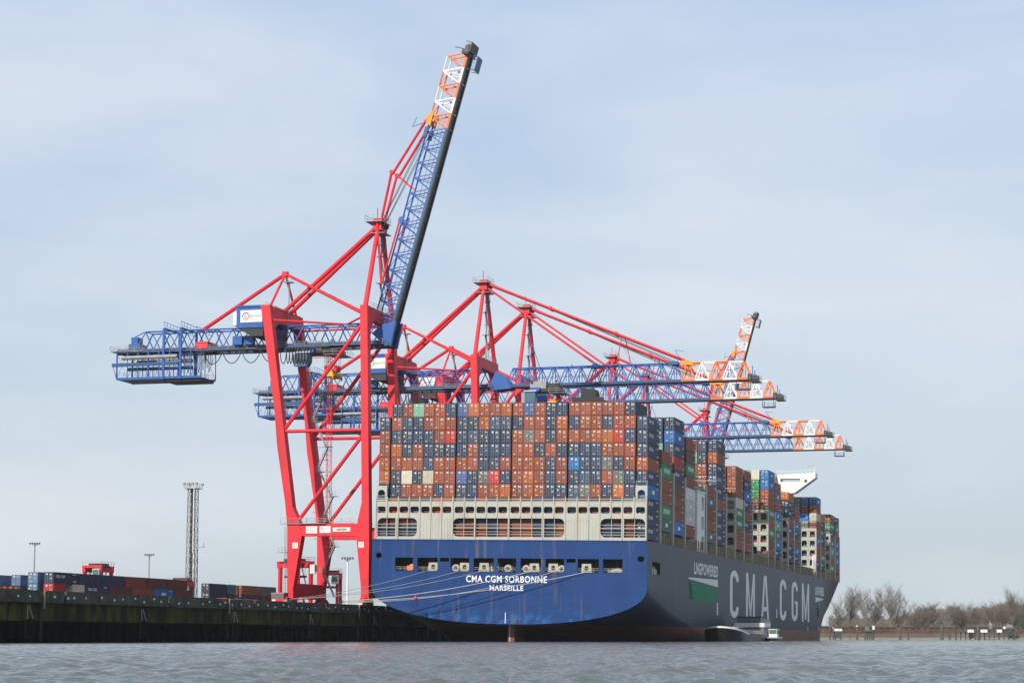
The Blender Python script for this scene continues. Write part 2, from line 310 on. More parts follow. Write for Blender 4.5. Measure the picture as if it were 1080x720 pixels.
def build_water():
    Y = [16.0]
    while Y[-1] < 420: Y.append(Y[-1] * 1.0023)
    Y = np.array(Y); nx = 900; fr = np.linspace(-1, 1, nx); fr = np.sign(fr) * np.abs(fr) ** 1.15
    W = 0.40 * Y + 16; X = (fr[None, :] * W[:, None]).astype(np.float32); YY = np.repeat(Y[:, None], nx, 1).astype(np.float32)
    rg = np.random.RandomState(3); Z = np.zeros_like(X)
    for k in range(150):
        lam = 0.24 * (11 ** rg.rand()); a = R(-62) + rg.normal() * 0.8; ph = rg.rand() * 6.283
        amp = 0.0062 * lam ** 0.55
        kx, ky = 2 * math.pi / lam * math.cos(a), 2 * math.pi / lam * math.sin(a)
        vis = np.clip((lam / (0.0023 * YY) - 2.0) / 3.0, 0, 1)
        gust = 0.6 + 0.75 * np.sin(X * 0.11 * (1 + .6 * rg.rand()) + ph) * np.sin(YY * 0.07 * (1 + rg.rand()) + 2 * ph + .02 * X)
        s_ = np.sin(kx * X + ky * YY + ph + 0.8 * np.sin(0.13 * X / lam ** .5 + 0.21 * YY / lam ** .5 + ph))
        Z += amp * vis * gust * (s_ + 0.35 * s_ * s_)
    edge = np.clip((1 - np.abs(fr)) / 0.06, 0, 1)[None, :] * np.clip((420 - YY) / 120, 0, 1) * np.clip((YY - 16) / 4, 0, 1)
    Z = Z * edge
    ny = len(Y); vs_ = np.stack([X, YY, Z], -1).reshape(-1, 3)
    i = np.arange(ny - 1)[:, None] * nx + np.arange(nx - 1)[None, :]
    q = np.stack([i, i + 1, i + nx + 1, i + nx], -1).reshape(-1, 4)
    # flat water all round the wavy patch, out to the horizon
    o = len(vs_); yl = Y[-1]; w0 = W[0]; w1 = W[-1]; B = 3200.0
    extra = np.array([(-w0, Y[0], 0), (w0, Y[0], 0), (-w1, yl, 0), (w1, yl, 0), (-B, Y[0], 0), (B, Y[0], 0), (-B, yl, 0), (B, yl, 0), (-B, -400, 0), (B, -400, 0), (-w0, -400, 0), (w0, -400, 0), (-B, 4800, 0), (B, 4800, 0), (-w1, 4800, 0), (w1, 4800, 0)], float)
    vs_ = np.concatenate([vs_, extra])
    fe = [(4, 0, 2, 6), (1, 5, 7, 3), (8, 10, 0, 4), (10, 11, 1, 0), (11, 9, 5, 1), (6, 2, 14, 12), (2, 3, 15, 14), (3, 7, 13, 15)]
    q = np.concatenate([q, np.array(fe) + o])
    me = bpy.data.meshes.new('water'); me.vertices.add(len(vs_)); me.vertices.foreach_set('co', vs_.ravel())
    me.loops.add(len(q) * 4); me.loops.foreach_set('vertex_index', q.ravel().astype(np.int32)); me.polygons.add(len(q))
    me.polygons.foreach_set('loop_start', np.arange(0, len(q) * 4, 4, dtype=np.int32)); me.polygons.foreach_set('loop_total', np.full(len(q), 4, dtype=np.int32))
    me.polygons.foreach_set('use_smooth', np.ones(len(q), dtype=bool)); me.materials.append(M['water']); me.update(calc_edges=True)
    tag(link('water', me), 'grey blue rippled river water in front of the quay and ship', kind='structure')
build_water()

mb = MB(); mb.box(-900, -34.5, -420, 900, 6.6, QZ, M['asphalt']); o = mb.build('quay_deck'); o.matrix_world = MQ
tag(o, 'flat paved container yard behind the quay wall', kind='structure')
qw = empty('quay_wall', MQ @ Matrix.Translation((-34, 0, 0)))
tag(qw, 'long mossy concrete quay wall with dark piles under it', 'quay wall')
V0, V1 = -300, 520
mb = MB()
for k in range(int((V1 - V0) / 40)):
    a = V0 + 40 * k; mb.box(-0.5, 0, a + 0.9, a + 40, 6.35, QZ + 0.1, M['concrete'])
    mb.box(-0.5, 0.12, a + 0.9, a + 40, 6.15, 6.35, M['concrete'])
mb.build('coping', qw)
mb = MB()
for k in range(int((V1 - V0) / 1.4)):
    a = V0 + 1.4 * k; mb.box(-1.0, -0.46 if k % 2 else -0.5, a, a + 1.4, 3.35, 6.16, M['moss'])
mb.build('sheet_piling', qw)
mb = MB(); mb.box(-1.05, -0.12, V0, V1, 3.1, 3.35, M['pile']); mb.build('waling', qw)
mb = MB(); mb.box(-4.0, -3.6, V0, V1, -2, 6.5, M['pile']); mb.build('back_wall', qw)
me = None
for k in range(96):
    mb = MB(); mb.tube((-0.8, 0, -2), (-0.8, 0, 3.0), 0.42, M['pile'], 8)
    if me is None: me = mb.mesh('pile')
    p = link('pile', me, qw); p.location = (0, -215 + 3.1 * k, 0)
for k in range(7):                                   # fender panels hung on chains
    mb = MB(); mb.box(0.0, 0.45, -1.0, 1.0, 0.6, 3.5, M['black']); mb.box(0.45, 0.6, -1.1, 1.1, 0.5, 3.6, M['pile'])
    for s_ in (-1, 1): mb.beam((0.4, 0.9 * s_, 3.6), (0.05, 0.25 * s_, 5.6), 0.09, 0.09, M['galv'])
    f_ = mb.build('fender', qw); f_.location = (0.1, -152 + 41 * k, 0)
for k in range(5):                                    # recessed ladders with a tan rubbing post
    v = -147.5 + 74.4 * k
    mb = MB(); mb.box(0.13, 0.32, 0.35, 0.6, 5.2, QZ + 0.1, M['tan'])
    for s_ in (-0.35, 0.2): mb.beam((0.2, s_ - .3, 0.4), (0.2, s_ - .3, QZ), 0.07, 0.07, M['dark'])
    for j in range(20): mb.beam((0.2, -0.65, 0.6 + .36 * j), (0.2, -0.1, 0.6 + .36 * j), 0.05, 0.05, M['dark'])
    l_ = mb.build('ladder', qw); l_.location = (0, v, 0)
for k in range(70):
    mb = MB(); mb.box(0.002, 0.09, -0.22, 0.22, 6.98, 7.28, M['white'])
    m_ = mb.build('edge_marker', qw); m_.location = (0, -205 + 4.1 * k + rnd.uniform(-1.6, 1.6), rnd.uniform(-.35, .25)); m_.scale = (1, rnd.uniform(.5, 1.5), 1)

M['bank'] = principled('bank_earth', (0.16, 0.14, 0.09), 0.95, var=0.35, vscale=0.05, dirt=(0.08, 0.10, 0.04), dirt_amt=0.7, dirt_scale=0.02, dirt_stretch=(1, 1, 1))
M['sand'] = principled('foreshore_sand', (0.25, 0.235, 0.19), 0.95, var=0.2, vscale=0.2)
M['sheet'] = principled('rusty_sheet_pile', (0.105, 0.055, 0.045), 0.85, var=0.3, vscale=0.15, dirt=(0.10, 0.075, 0.06), dirt_amt=0.7, dirt_scale=0.15, dirt_stretch=(1, 1, 0.2))
M['plinth'] = principled('stained_concrete', (0.135, 0.115, 0.095), .9, var=.3, vscale=.1, dirt=(.1, .09, .07), dirt_amt=.6, dirt_scale=.2, dirt_stretch=(1, 1, .3))
mb = MB(); mb.box(60, 2600, 1002, 4500, -1, 3.6, M['bank']); o = mb.build('river_bank'); tag(o, 'low grassy river bank on the far side', kind='structure')
mb = MB(); mb.prism([(988, -0.5), (1000.4, 1.15), (1003, 1.15), (1003, -0.5)], 60, 2600, M['sand'], 'x'); o = mb.build('foreshore'); tag(o, 'pale strip of foreshore under the rusty wall', kind='structure')
sw = empty('sheet_pile_wall', Matrix.Translation((120, 1000.6, 0))); tag(sw, 'long rust brown sheet pile wall along the far bank', 'retaining wall')
mb = MB()
for k in range(340): mb.box(1.4 * k, 1.4 * k + 1.4, -0.25 if k % 2 else 0.1, 0.7, 2.9, 5.5, M['sheet'])
mb.build('sheeting', sw)
mb = MB(); mb.box(0, 476, -.5, .7, .9, 2.9, M['plinth']); mb.build('plinth', sw)
mb = MB(); mb.box(0, 476, -0.4, 0.8, 5.5, 5.85, M['concrete']); mb.build('capping_beam', sw)

# ------------------------------------------------------------------ the ship
ship = empty('container_ship', MS)
tag(ship, 'huge container ship with blue stern and grey hull moored at the quay', 'container ship')
DK = 21.72
def interp(x, xs, ys): return float(np.interp(x, xs, ys))
def half_breadth(l, z):
    bd = 30.65 if l < 346 else 30.65 * max(0.0, 1 - ((l - 346) / 54.0) ** 2.0) ** 0.6
    bw = 30.65 if l < 288 else 30.65 * max(0.0, 1 - ((l - 288) / 104.0) ** 1.55)
    t = min(1, max(0, z / DK)) ** 0.56
    return bw + (bd - bw) * t
def section(l):
    zt = interp(l, [0, 8, 25, 50, 63, 90, 120, 200, 400], [11.6, 9.9, 7.2, 4.4, 3.4, 0.5, -2, -4, -4])
    zc = interp(l, [0, 12, 40, 75, 400], [3.7, 3.0, -2, -5, -5])
    pts = [(half_breadth(l, z), z) for z in (DK, 17.46, 14.87, 12.0)]
    for k in range(13):
        t = R(90 * k / 12); z = zt - (zt - zc) * math.sin(t) ** 0.91
        b = half_breadth(l, max(z, 0)) * (max(0.0, math.cos(t)) ** 0.91 if k < 12 else 0)
        pts.append((b, z))
    return pts
LS = [0, 2.6, 5.2, 13.7, 20, 30, 40, 50, 63, 75, 90, 105, 120, 160, 200, 240, 270, 288] + [288 + 4 * k for k in range(1, 26)] + [391]
mb = MB(); secs = [section(l) for l in LS]; npt = len(secs[0])
for side in (1, -1):
    vs_ = [(side * b, l, z) for l, sct in zip(LS, secs) for b, z in sct]; fs = []
    for i in range(len(LS) - 1):
        for j in range(npt - 1):
            if side == 1 and LS[i] == 5.2 and j == 1: continue            # mooring port in the shell
            q = (i * npt + j, i * npt + j + 1, (i + 1) * npt + j + 1, (i + 1) * npt + j)
            fs.append(q if side == -1 else q[::-1])
    mb.add(vs_, fs, M['hull'])
for i in range(len(LS) - 1):                                              # weather deck
    a, b = secs[i][0][0], secs[i + 1][0][0]
    mb.add([(-a, LS[i], DK - .05), (a, LS[i], DK - .05), (b, LS[i + 1], DK - .05), (-b, LS[i + 1], DK - .05)], [(0, 1, 2, 3)], M['mooring'])
hull = mb.build('hull', ship)
hull.data.polygons.foreach_set('use_smooth', [len(p.vertices) == 4 and abs(p.normal.z) < 0.99 for p in hull.data.polygons])
# transom plate with its mooring openings
out = section(0.0); outline = [(b, z) for b, z in out] + [(-b, z) for b, z in out[::-1][1:]]
OPN = [(-25.27, -21.16), (-20.2, -15.62), (-12.68, -8.49), (-7.49, -2.96), (-2.14, 1.98), (2.93, 7.51), (8.47, 12.6), (15.56, 20.17), (21.08, 25.34)]
holes = [rrect(a, b, 14.9, 17.75, 0.45, 4, ('bl', 'br')) for a, b in OPN]
holes += [rrect(-15.1, -13.04, 16.95, 17.75, 0.1, 2), rrect(13.1, 15.14, 16.95, 17.75, 0.1, 2), rrect(-29.7, -28.4, 17.6, 18.8, 0.55, 5), rrect(28.56, 30.0, 17.3, 18.4, 0.5, 5)]
mb = MB(); mb.plate(outline, holes, -0.3, 0.0, M['transom'], lambda a, b, t: (a, t, b)); mb.build('transom', ship)
mb = MB()                                                                 # sheer edge trim and opening coamings
for a, b in OPN:
    mb.beam((a, -0.34, 14.86), (b, -0.34, 14.86), 0.14, 0.1, M['transom'])
mb.box(-30.6, 30.6, -0.42, -0.3, DK - 0.28, DK - 0.02, M['transom'])
mb.build('coaming', ship)
mb = MB()
mb.box(-30.3, 30.3, 0.02, 16.5, 14.55, 14.8, M['mooring']); mb.box(-30.3, 30.3, 0.02, 16.5, 18.85, 19.0, M['mooring']); mb.box(-30.3, 30.3, 16.5, 16.7, 14.8, 18.85, M['mooring'])
for k in range(13): mb.box(-27.6 + 4.6 * k - .15, -27.6 + 4.6 * k + .15, 5, 5.3, 14.8, 18.85, M['mooring'])
mb.build('mooring_deck', ship)
for a, b in OPN:
    mb = MB()
    for z in (15.35, 15.75): mb.beam((a, 0.15, z), (b, 0.15, z), 0.06, 0.06, M['winch'])
    for k in range(5): mb.beam((a + (b - a) * k / 4, 0.15, 14.8), (a + (b - a) * k / 4, 0.15, 15.8), 0.06, 0.06, M['winch'])
    mb.build('rail', ship)
def winch(s, y, kind):
    mb = MB()
    if kind == 'frame':
        P = lambda a, b, t: (a, t, b)
        mb.plate([(s - 1.15, 14.8), (s + 1.15, 14.8), (s + 1.0, 16.75), (s - 1.0, 16.75)], [rrect(s - .42, s + .42, 15.3, 16.3, .3, 4)], y, y + 1.6, M['winch'], P)
        mb.tube((s, y + 0.3, 15.8), (s, y + 1.5, 15.8), 0.4, M['dark'], 10)
        mb.box(s - 1.3, s + 1.3, y - .1, y + 1.8, 14.8, 15.05, M['winch'])
    elif kind == 'drum':
        mb.tube((s - .25, y, 15.6), (s + .25, y, 15.6), 0.85, M['winch'], 14); mb.tube((s, y - .9, 15.6), (s, y + .9, 15.6), 0.8, M['winch'], 14)
        mb.tube((s, y - .95, 15.6), (s, y - .9, 15.6), 0.42, M['dark'], 12); mb.box(s - 1, s + 1, y - .6, y + .6, 14.8, 15.0, M['mooring'])
    elif kind == 'orange':
        mb.prism(rrect(s - 1.1, s + 1.1, 14.9, 16.1, .25, 3), y, y + 1.2, M['orange']); mb.box(s - .4, s + .4, y + .2, y + 1, 16.1, 16.4, M['winch'])
    else:
        for k in range(7): mb.tube((s - 1.5 + .45 * k, y - .4 + .2 * (k % 3), 14.8), (s - 1.3 + .45 * k, y + .5, 15.2 + .35 * ((k * 7) % 3) / 2), 0.33, M['rope'], 7)
        mb.prism([(s - 1.6, 14.8), (s + 1.6, 14.8), (s + 1.2, 15.5), (s + .5, 15.9), (s - .9, 15.5)], y, y + 1.2, M['rope'])
    mb.build('mooring_gear' if kind == 'heap' else 'mooring_winch', ship)
for s, y, k in ((-22.0, 1.2, 'orange'), (-17.0, 1.0, 'frame'), (-11.7, 1.2, 'drum'), (-9.9, 1.0, 'frame'), (-5.5, 1.0, 'frame'), (-3.6, 2.2, 'frame'), (0, 1.2, 'drum'), (3.9, 1.8, 'drum'), (5.7, 1.0, 'frame'), (9.9, 1.0, 'frame'), (11.8, 1.4, 'drum'), (17.2, 1.0, 'frame'), (23.6, 1.0, 'heap'), (-28.9, .8, 'drum')):
    winch(s, y, k)
mb = MB()                                                                 # gear seen through the port in the starboard shell
mb.box(29.2, 30.2, 6.4, 8.3, 14.9, 16.2, M['winch']); mb.box(29.2, 30.2, 9.2, 12.4, 14.9, 16.0, M['winch']); mb.tube((29.4, 11, 16.3), (29.4, 12.6, 16.3), .4, M['winch'], 8)
mb.build('fairlead', ship)
TXT = lambda x, y, z: Matrix(((1, 0, 0, x), (0, 0, -1, y), (0, 1, 0, z), (0, 0, 0, 1)))            # faces aft
TXS = lambda x, y, z: Matrix(((0, 0, 1, x), (1, 0, 0, y), (0, 1, 0, z), (0, 0, 0, 1)))             # faces starboard
mb = MB(); mb.text('CMA CGM SORBONNE', 1.98, TXT(-0.14, -0.33, 13.22), M['lettering'], sx=0.93, bold=0.04, spacing=1.1); n_ = mb.build('ship_name', ship)
co = np.array([v.co for v in n_.data.vertices]); wd = co[:, 0].max() - co[:, 0].min(); n_.data.transform(Matrix.Translation((-0.14, 0, 0)) @ Matrix.Scale(17.96 / wd, 4, (1, 0, 0)) @ Matrix.Translation((0.14, 0, 0)))
mb = MB(); mb.text('MARSEILLE', 1.55, TXT(-0.1, -0.33, 11.35), M['lettering'], bold=0.035, spacing=1.12); n_ = mb.build('home_port', ship)
co = np.array([v.co for v in n_.data.vertices]); wd = co[:, 0].max() - co[:, 0].min(); n_.data.transform(Matrix.Scale(7.5 / wd, 4, (1, 0, 0)))
mb = MB(); mb.prism([(-0.75, 3.6), (0.75, 3.6), (0.75, -6), (-0.75, -6)], 4, 12, M['rust']); mb.build('rudder', ship)
mb = MB()
for k in range(26): mb.box(-0.42, -0.26 if k % 2 else -0.12, 3.92, 3.97, 3.4 - .22 * k, 3.52 - .22 * k, M['lettering'])
mb.box(-0.26, -0.12, -0.36, -0.31, 3.9, 6.2, M['lettering']); mb.build('draught_marks', ship)

# writing on the starboard side
HX = 30.68
PH = lambda a, b: (HX, a, b)
def arc(cx, cy, rx, ry, a0, a1, n=10): return [(cx + rx * math.cos(R(a0 + (a1 - a0) * k / n)), cy + ry * math.sin(R(a0 + (a1 - a0) * k / n))) for k in range(n + 1)]
def big_letter(ch, l0, l1, z0, z1):
    mb = MB(); kx = (l1 - l0); h = z1 - z0; ax = kx / 0.40     # glyph space: height 1, width .40, stretched along the hull
    P = lambda a, b: (HX, l0 + a * ax, z0 + b * h); t = 0.125
    r = 0.15
    if ch in 'CG':
        c = arc(0.2, 1 - t / 2 - r, r, r, 20, 180, 9) + arc(0.2, t / 2 + r, r, r, 180, 340, 9)
        if ch == 'C': mb.ribbon(arc(0.2, 1 - t / 2 - r, r, r, -8, 180, 10) + arc(0.2, t / 2 + r, r, r, 180, 368, 10), t, P, M['lettering'])
        else:
            mb.ribbon(arc(0.2, 1 - t / 2 - r, r, r, -8, 180, 10) + arc(0.2, t / 2 + r, r, r, 180, 360, 10) + [(0.35, 0.47)], t, P, M['lettering'])
            mb.ribbon([(0.21, 0.47), (0.402, 0.47)], 0.075, lambda a, b: (HX + .004, l0 + a * ax, z0 + b * h), M['lettering'])
    elif ch == 'M':
        for k, pl in enumerate(([(0.041, 0), (0.041, 1)], [(0.359, 0), (0.359, 1)], [(0.06, 0.985), (0.2, 0.06)], [(0.34, 0.985), (0.2, 0.06)])):
            mb.ribbon(pl, 0.082 if k < 2 else 0.062, lambda a, b, k=k: (HX + .004 * k, l0 + a * ax, z0 + b * h), M['lettering'])
    else:
        for k, pl in enumerate(([(0.045, 0), (0.175, 1)], [(0.355, 0), (0.225, 1)], [(0.09, 0.24), (0.31, 0.24)])):
            mb.ribbon(pl, 0.09 if k < 2 else 0.10, lambda a, b, k=k: (HX + .004 * k, l0 + a * ax, z0 + b * h), M['lettering'])
        mb.ribbon([(0.15, 0.965), (0.25, 0.965)], 0.07, lambda a, b: (HX + .012, l0 + a * ax, z0 + b * h), M['lettering'])
    mb.build('hull_letter', ship)
for ch, a, b in (('C', 107.2, 120.5), ('M', 133.3, 149.0), ('A', 160.8, 175.9), ('C', 198.3, 211.4), ('G', 224.1, 237.3), ('M', 247.9, 265.9)): big_letter(ch, a, b, 6.55, 18.85)
def fit_text(body, l0, l1, z0, z1, name):
    mb = MB(); mb.text(body, 3, TXS(HX, 0, 0), M['lettering'], bold=0.11, spacing=1.08); o = mb.build(name, ship)
    c = np.array([v.co for v in o.data.vertices]); y0, y1, a0, a1 = c[:, 1].min(), c[:, 1].max(), c[:, 2].min(), c[:, 2].max()
    for v in o.data.vertices: v.co = (HX, l0 + (v.co.y - y0) / (y1 - y0) * (l1 - l0), z0 + (v.co.z - a0) / (a1 - a0) * (z1 - z0))
fit_text('LNGPOWERED', 55, 88.4, 16.25, 19.1, 'slogan')
fit_text('LNGPOWERED', 281.6, 305.0, 15.6, 18.6, 'slogan')
mb = MB(); mb.add([(HX, 47.8, 15.3), (HX, 88.3, 15.75), (HX, 88.3, 13.9), (HX, 47.8, 15.0)], [(0, 3, 2, 1)], M['lettering'])
mb.add([(HX, 50, 14.6), (HX, 88.3, 13.6), (HX, 88.3, 10.3), (HX, 55, 10.0)], [(0, 3, 2, 1)], M['green'])
for k in range(9):
    y = 47.5 + 0.55 * k; mb.add([(HX, y, 14.4), (HX, y + .25, 14.4), (HX, y + 1.8, 10.1), (HX, y + 1.5, 10.1)], [(0, 3, 2, 1)], M['green'])
mb.build('flag_panel', ship)
mb = MB(); mb.add([(HX, 282.5, 15.0), (HX, 306, 14.6), (HX, 282.5, 13.2)], [(0, 2, 1)], M['lettering']); mb.build('flag_panel', ship)
for l0, z0, z1 in ((87, 7.0, 10.0), (190.6, 7.3, 9.9)):
    mb = MB(); mb.box(HX - .02, HX, l0, l0 + 1.6, z0, z1, M['lettering']); mb.build('tug_mark', ship)
for l0 in (262, 292, 306):
    mb = MB(); mb.box(half_breadth(l0, 4) - .1, half_breadth(l0, 4) + .04, l0, l0 + 1.3, 4.0, 5.0, M['lettering']); mb.build('bulb_mark', ship)
mb = MB(); mb.tube((28.6, 289, 12.6), (half_breadth(289, 12.6) + .25, 289, 12.6), 0.9, M['tan'], 10); mb.box(30.0, 30.95, 288.3, 289.7, 8.5, 11.6, M['rust']); mb.build('anchor', ship)

# stern lashing bridge
PC = 2.46
def colx(c):                                              # athwartships centre of stack c = 1..24, counted from port
    g = 0.0
    for brk in (1, 7, 12, 17, 23): g += 0.27 if c > brk else 0
    return (c - 12.5) * PC + g - 0.675
P0 = lambda a, b, t: (a, t, b)
hl = []
for c in range(1, 25):
    x = colx(c); hl.append(rrect(x - 0.98, x + 0.98, 27.45, 28.85, 0.38, 3))
BIG = [(-29.75, -25.65, 'tl'), (-25.3, -20.7, 'tr br'), (-12.5, -7.75, 'tl bl'), (-7.4, -0.15, ''), (0.2, 7.55, ''), (7.9, 12.35, 'tr br'), (20.3, 25.0, 'tl bl'), (25.4, 30.0, 'tr')]
for a, b, cs in BIG: hl.append(rrect(a, b, 22.35, 26.35, 1.1, 4, cs.split()))
mb = MB(); mb.plate([(-30.3, DK), (30.4, DK), (30.4, 29.95), (-30.3, 29.95)], hl, 0.35, 0.8, M['cream'], P0)
edges = [(colx(c) + colx(c + 1)) / 2 for c in range(1, 24)] + [-30.15, 30.25]
for x in edges: mb.box(x - 0.11, x + 0.11, 0.1, 0.349, 26.6 if any(a < x < b for a, b, _ in BIG) and min(abs(x - a) for a, b, _ in BIG) > .3 and min(abs(x - b) for a, b, _ in BIG) > .3 else DK + .05, 30.95, M['cream'])
mb.box(-30.2, 30.3, 0.22, 0.348, 30.45, 30.56, M['cream']); mb.box(-30.2, 30.3, 0.22, 0.346, 30.05, 30.14, M['cream'])
for k in range(90):                                      # pressed stiffeners on the blank panels
    x = -30 + 60 * k / 89
    if not any(a - .2 < x < b + .2 for a, b, _ in BIG): mb.box(x - .07, x + .07, 0.28, 0.348, DK + .1, 26.3, M['cream'])
mb.build('stern_lashing_bridge', ship)
for a, b, _ in BIG:
    mb = MB()
    for z in (22.9, 23.5, 25.0): mb.beam((a, 0.6, z), (b, 0.6, z), 0.09, 0.09, M['cream'])
    mb.box(a + .003, b - .003, 0.5, 1.2, 24.2, 24.36, M['cream'])
    n_ = max(2, int((b - a) / 2.4))
    for k in range(1, n_): mb.beam((a + (b - a) * k / n_, 0.62, 22.4), (a + (b - a) * k / n_, 0.62, 26.3), 0.1, 0.1, M['cream'])
    mb.build('walkway_rail', ship)
for x0, x1 in ((-30.3, -27.75), (27.85, 30.4)):
    mb = MB(); mb.plate([(x0, 29.96), (x1, 29.96), (x1, 33.4), (x0, 33.4)], [rrect(x0 + .45, x1 - .45, 30.3, 32.5, 0.78, 5, ('tl', 'tr'))], 0.35, 1.0, M['cream'], P0)
    for z in (30.7, 31.2): mb.beam((x0, .25, z), (x1, .25, z), .08, .08, M['cream'])
    mb.beam((x0 + .1, .6, 33.4), (x0 + .1, .6, 34.4), .08, .08, M['cream']); mb.beam((x1 - .1, .6, 33.4), (x1 - .1, .6, 34.4), .08, .08, M['cream']); mb.beam((x0, .6, 34.35), (x1, .6, 34.35), .08, .08, M['cream'])
    mb.build('lashing_tower', ship)
# lashing bridges between the bays, one shared shape
hl = []
for c in (1, 2, 3, 22, 23, 24):
    for k in range(5):
        x = colx(c); z = 22.4 + 3.2 * k; hl.append(rrect(x - 0.88, x + 0.88, z, z + 2.1, 0.8, 4, ('tl', 'tr')))
mb = MB(); mb.plate([(-30.35, DK), (30.35, DK), (30.35, 38.2), (-30.35, 38.2)], hl, -0.55, 0.55, M['cream'], P0)
for k in range(6): mb.box(-30.35, 30.4, -0.72, -0.551, 24.85 + 3.2 * k - .45, 24.85 + 3.2 * k - .3, M['cream'])
for c in (1, 2, 22, 23): mb.box(colx(c) + 1.15, colx(c) + 1.31, -0.8, -0.551, DK, 38.2, M['cream'])
lme = mb.mesh('lashing_bridge')
BR = [15.85, 30.95, 45.35, 73.5, 88.2, 103.3, 118.0, 132.2, 147.3, 176.9, 190.6, 205.3, 219.3, 233.1, 248.6, 288.2, 300.6, 314.2, 327.6, 342.6, 356.2]
for l in BR:
    o = link('lashing_bridge', lme, ship); o.location = (0, l, 0)
    if l > 310: o.scale = (1, 1, 1); o.location.z = 0
mb = MB()                                                 # pedestals and rail along the starboard deck edge
l = 16.5
while l < 356:
    b = half_breadth(l, DK) - 0.45; mb.box(b - .25, b + .2, l, l + 0.42, DK, 24.35 - .5 * ((int(l) * 7) % 3 == 0), M['tan'])
    mb.beam((b - .2, l + 1.6, DK), (b - .2, l + 1.6, 23.4), 0.16, 0.16, M['tan']); l += 2.9
for z in (DK + .6, DK + 1.1): mb.beam((30.35, 0.5, z), (30.35, 346, z), 0.05, 0.05, M['tan'])
for k in range(86): mb.beam((30.35, 0.6 + 4.0 * k, DK), (30.35, .6 + 4.0 * k, DK + 1.15), .05, .05, M['tan'])
mb.build('deck_stanchions', ship)
mb = MB(); mb.box(-29.5, 29.3, 16, 355, DK, 24.2, M['mooring']); mb.build('hatch_covers', ship)
# engine casing and funnel, white tower at the side
mb = MB(); mb.box(-12, 10, 62, 73, DK, 57.2, M['white']); mb.box(-1.2, 6.2, 63.5, 72, 57.2, 58.8, M['black']); mb.build('engine_casing', ship)
mb = MB(); mb.prism([(0.2, 58.8), (4.2, 58.8), (3.9, 61.4), (0.55, 61.7)], 65, 69.5, M['black']); mb.prism(rrect(-1.6, 6.6, 58.2, 59.3, .5), 63.2, 63.5, M['black']); mb.build('funnel', ship)
hl = [rrect(63.6 + .2, 66, 23 + 3.9 * k, 25.6 + 3.9 * k, .3) for k in range(3)] 
mb = MB(); mb.plate([(61.6, DK), (71.5, DK), (71.5, 36.2), (61.6, 36.2)], [rrect(67.2, 70.6, 22.4 + 4.7 * k, 25.7 + 4.7 * k, .5, 3) for k in range(3)], 30.2, 27.0, M['white'], lambda a, b, t: (t, a, b))
mb.box(27.3, 30.1, 61.4, 61.598, DK, 36.2, M['white']); mb.box(26.9, 30.4, 61.3, 71.8, 36.2, 36.5, M['white']); mb.build('casing_tower', ship)
# deckhouse and its wing, seen above the forward stacks
mb = MB(); mb.box(-27, 18, 272, 286, DK, 51.5, M['white']); mb.box(-30, 18.2, 273, 285, 51.5, 56.0, M['white'])
for k in range(14): mb.box(18.201, 18.25, 273.4 + .8 * k, 274.0 + .8 * k, 53.4, 55.0, M['glass'])
mb.build('deckhouse', ship)
mb = MB()
mb.plate([(17.9, 51.2), (22.3, 49.3), (24.3, 49.5), (31.3, 54.6), (31.3, 56.3), (17.9, 55.6)], [rrect(19.5, 26.2, 53.2, 54.3, .2, 2), rrect(27.6, 28.6, 53.0, 54.0, .45, 3)], 277.5, 283.5, M['white'], P0)
for k in range(10): mb.beam((18.2 + 1.4 * k, 277.6, 55.6 + .05 * k), (18.2 + 1.4 * k, 277.6, 56.9 + .04 * k), .07, .07, M['white'])
mb.beam((18, 277.6, 56.7), (31.2, 277.6, 57.2), .08, .08, M['white']); mb.beam((31.1, 277.7, 56.2), (31.1, 277.7, 58.6), .12, .12, M['white']); mb.beam((28.6, 277.7, 58.5), (31.3, 277.7, 58.6), .12, .12, M['galv'])
mb.build('bridge_wing', ship)
mb = MB(); mb.prism([(285.0, DK), (287.4, DK), (287.2, 27.3), (286.2, 29.2), (285.4, 27.3)], 29.4, 30.5, M['galv'], 'x'); mb.prism([(285.3, 24.5), (287.1, 24.5), (286.9, 27.3), (286.2, 28.8), (285.6, 27.3)], 29.2, 29.399, M['white'], 'x'); mb.build('pilot_tower', ship)
mb = MB(); mb.tube((2, 150, 50), (2, 150, 60), .25, M['white'], 6); mb.beam((-1, 150, 58), (5, 150, 58), .15, .15, M['white']); mb.beam((0, 150, 56.5), (4, 150, 56.5), .15, .15, M['white']); mb.build('mast', ship)

# ------------------------------------------------------------------ containers
COL = {'N': (0.028, 0.048, 0.098), 'L': (0.05, 0.085, 0.15), 'S': (0.11, 0.20, 0.36), 'P': (0.075, 0.12, 0.28), 'R': (0.275, 0.064, 0.026), 'r': (0.16, 0.045, 0.03), 'O': (0.44, 0.115, 0.022),
       'T': (0.17, 0.38, 0.28), 'W': (0.62, 0.58, 0.45), 'w': (0.66, 0.66, 0.64), 'B': (0.02, 0.16, 0.44), 'D': (0.48, 0.035, 0.03), 'G': (0.02, 0.24, 0.075), 'g': (0.13, 0.14, 0.14), 'n': (0.02, 0.06, 0.065), 't': (0.08, 0.17, 0.16)}
WORD = {'N': 'navy blue', 'L': 'faded navy', 'S': 'steel blue', 'P': 'pale violet blue', 'R': 'rust brown', 'r': 'dark brown', 'O': 'orange brown', 'T': 'mint green', 'W': 'cream', 'w': 'white', 'B': 'bright blue', 'D': 'bright red', 'G': 'green', 'g': 'dull grey', 'n': 'dark petrol', 't': 'grey teal'}
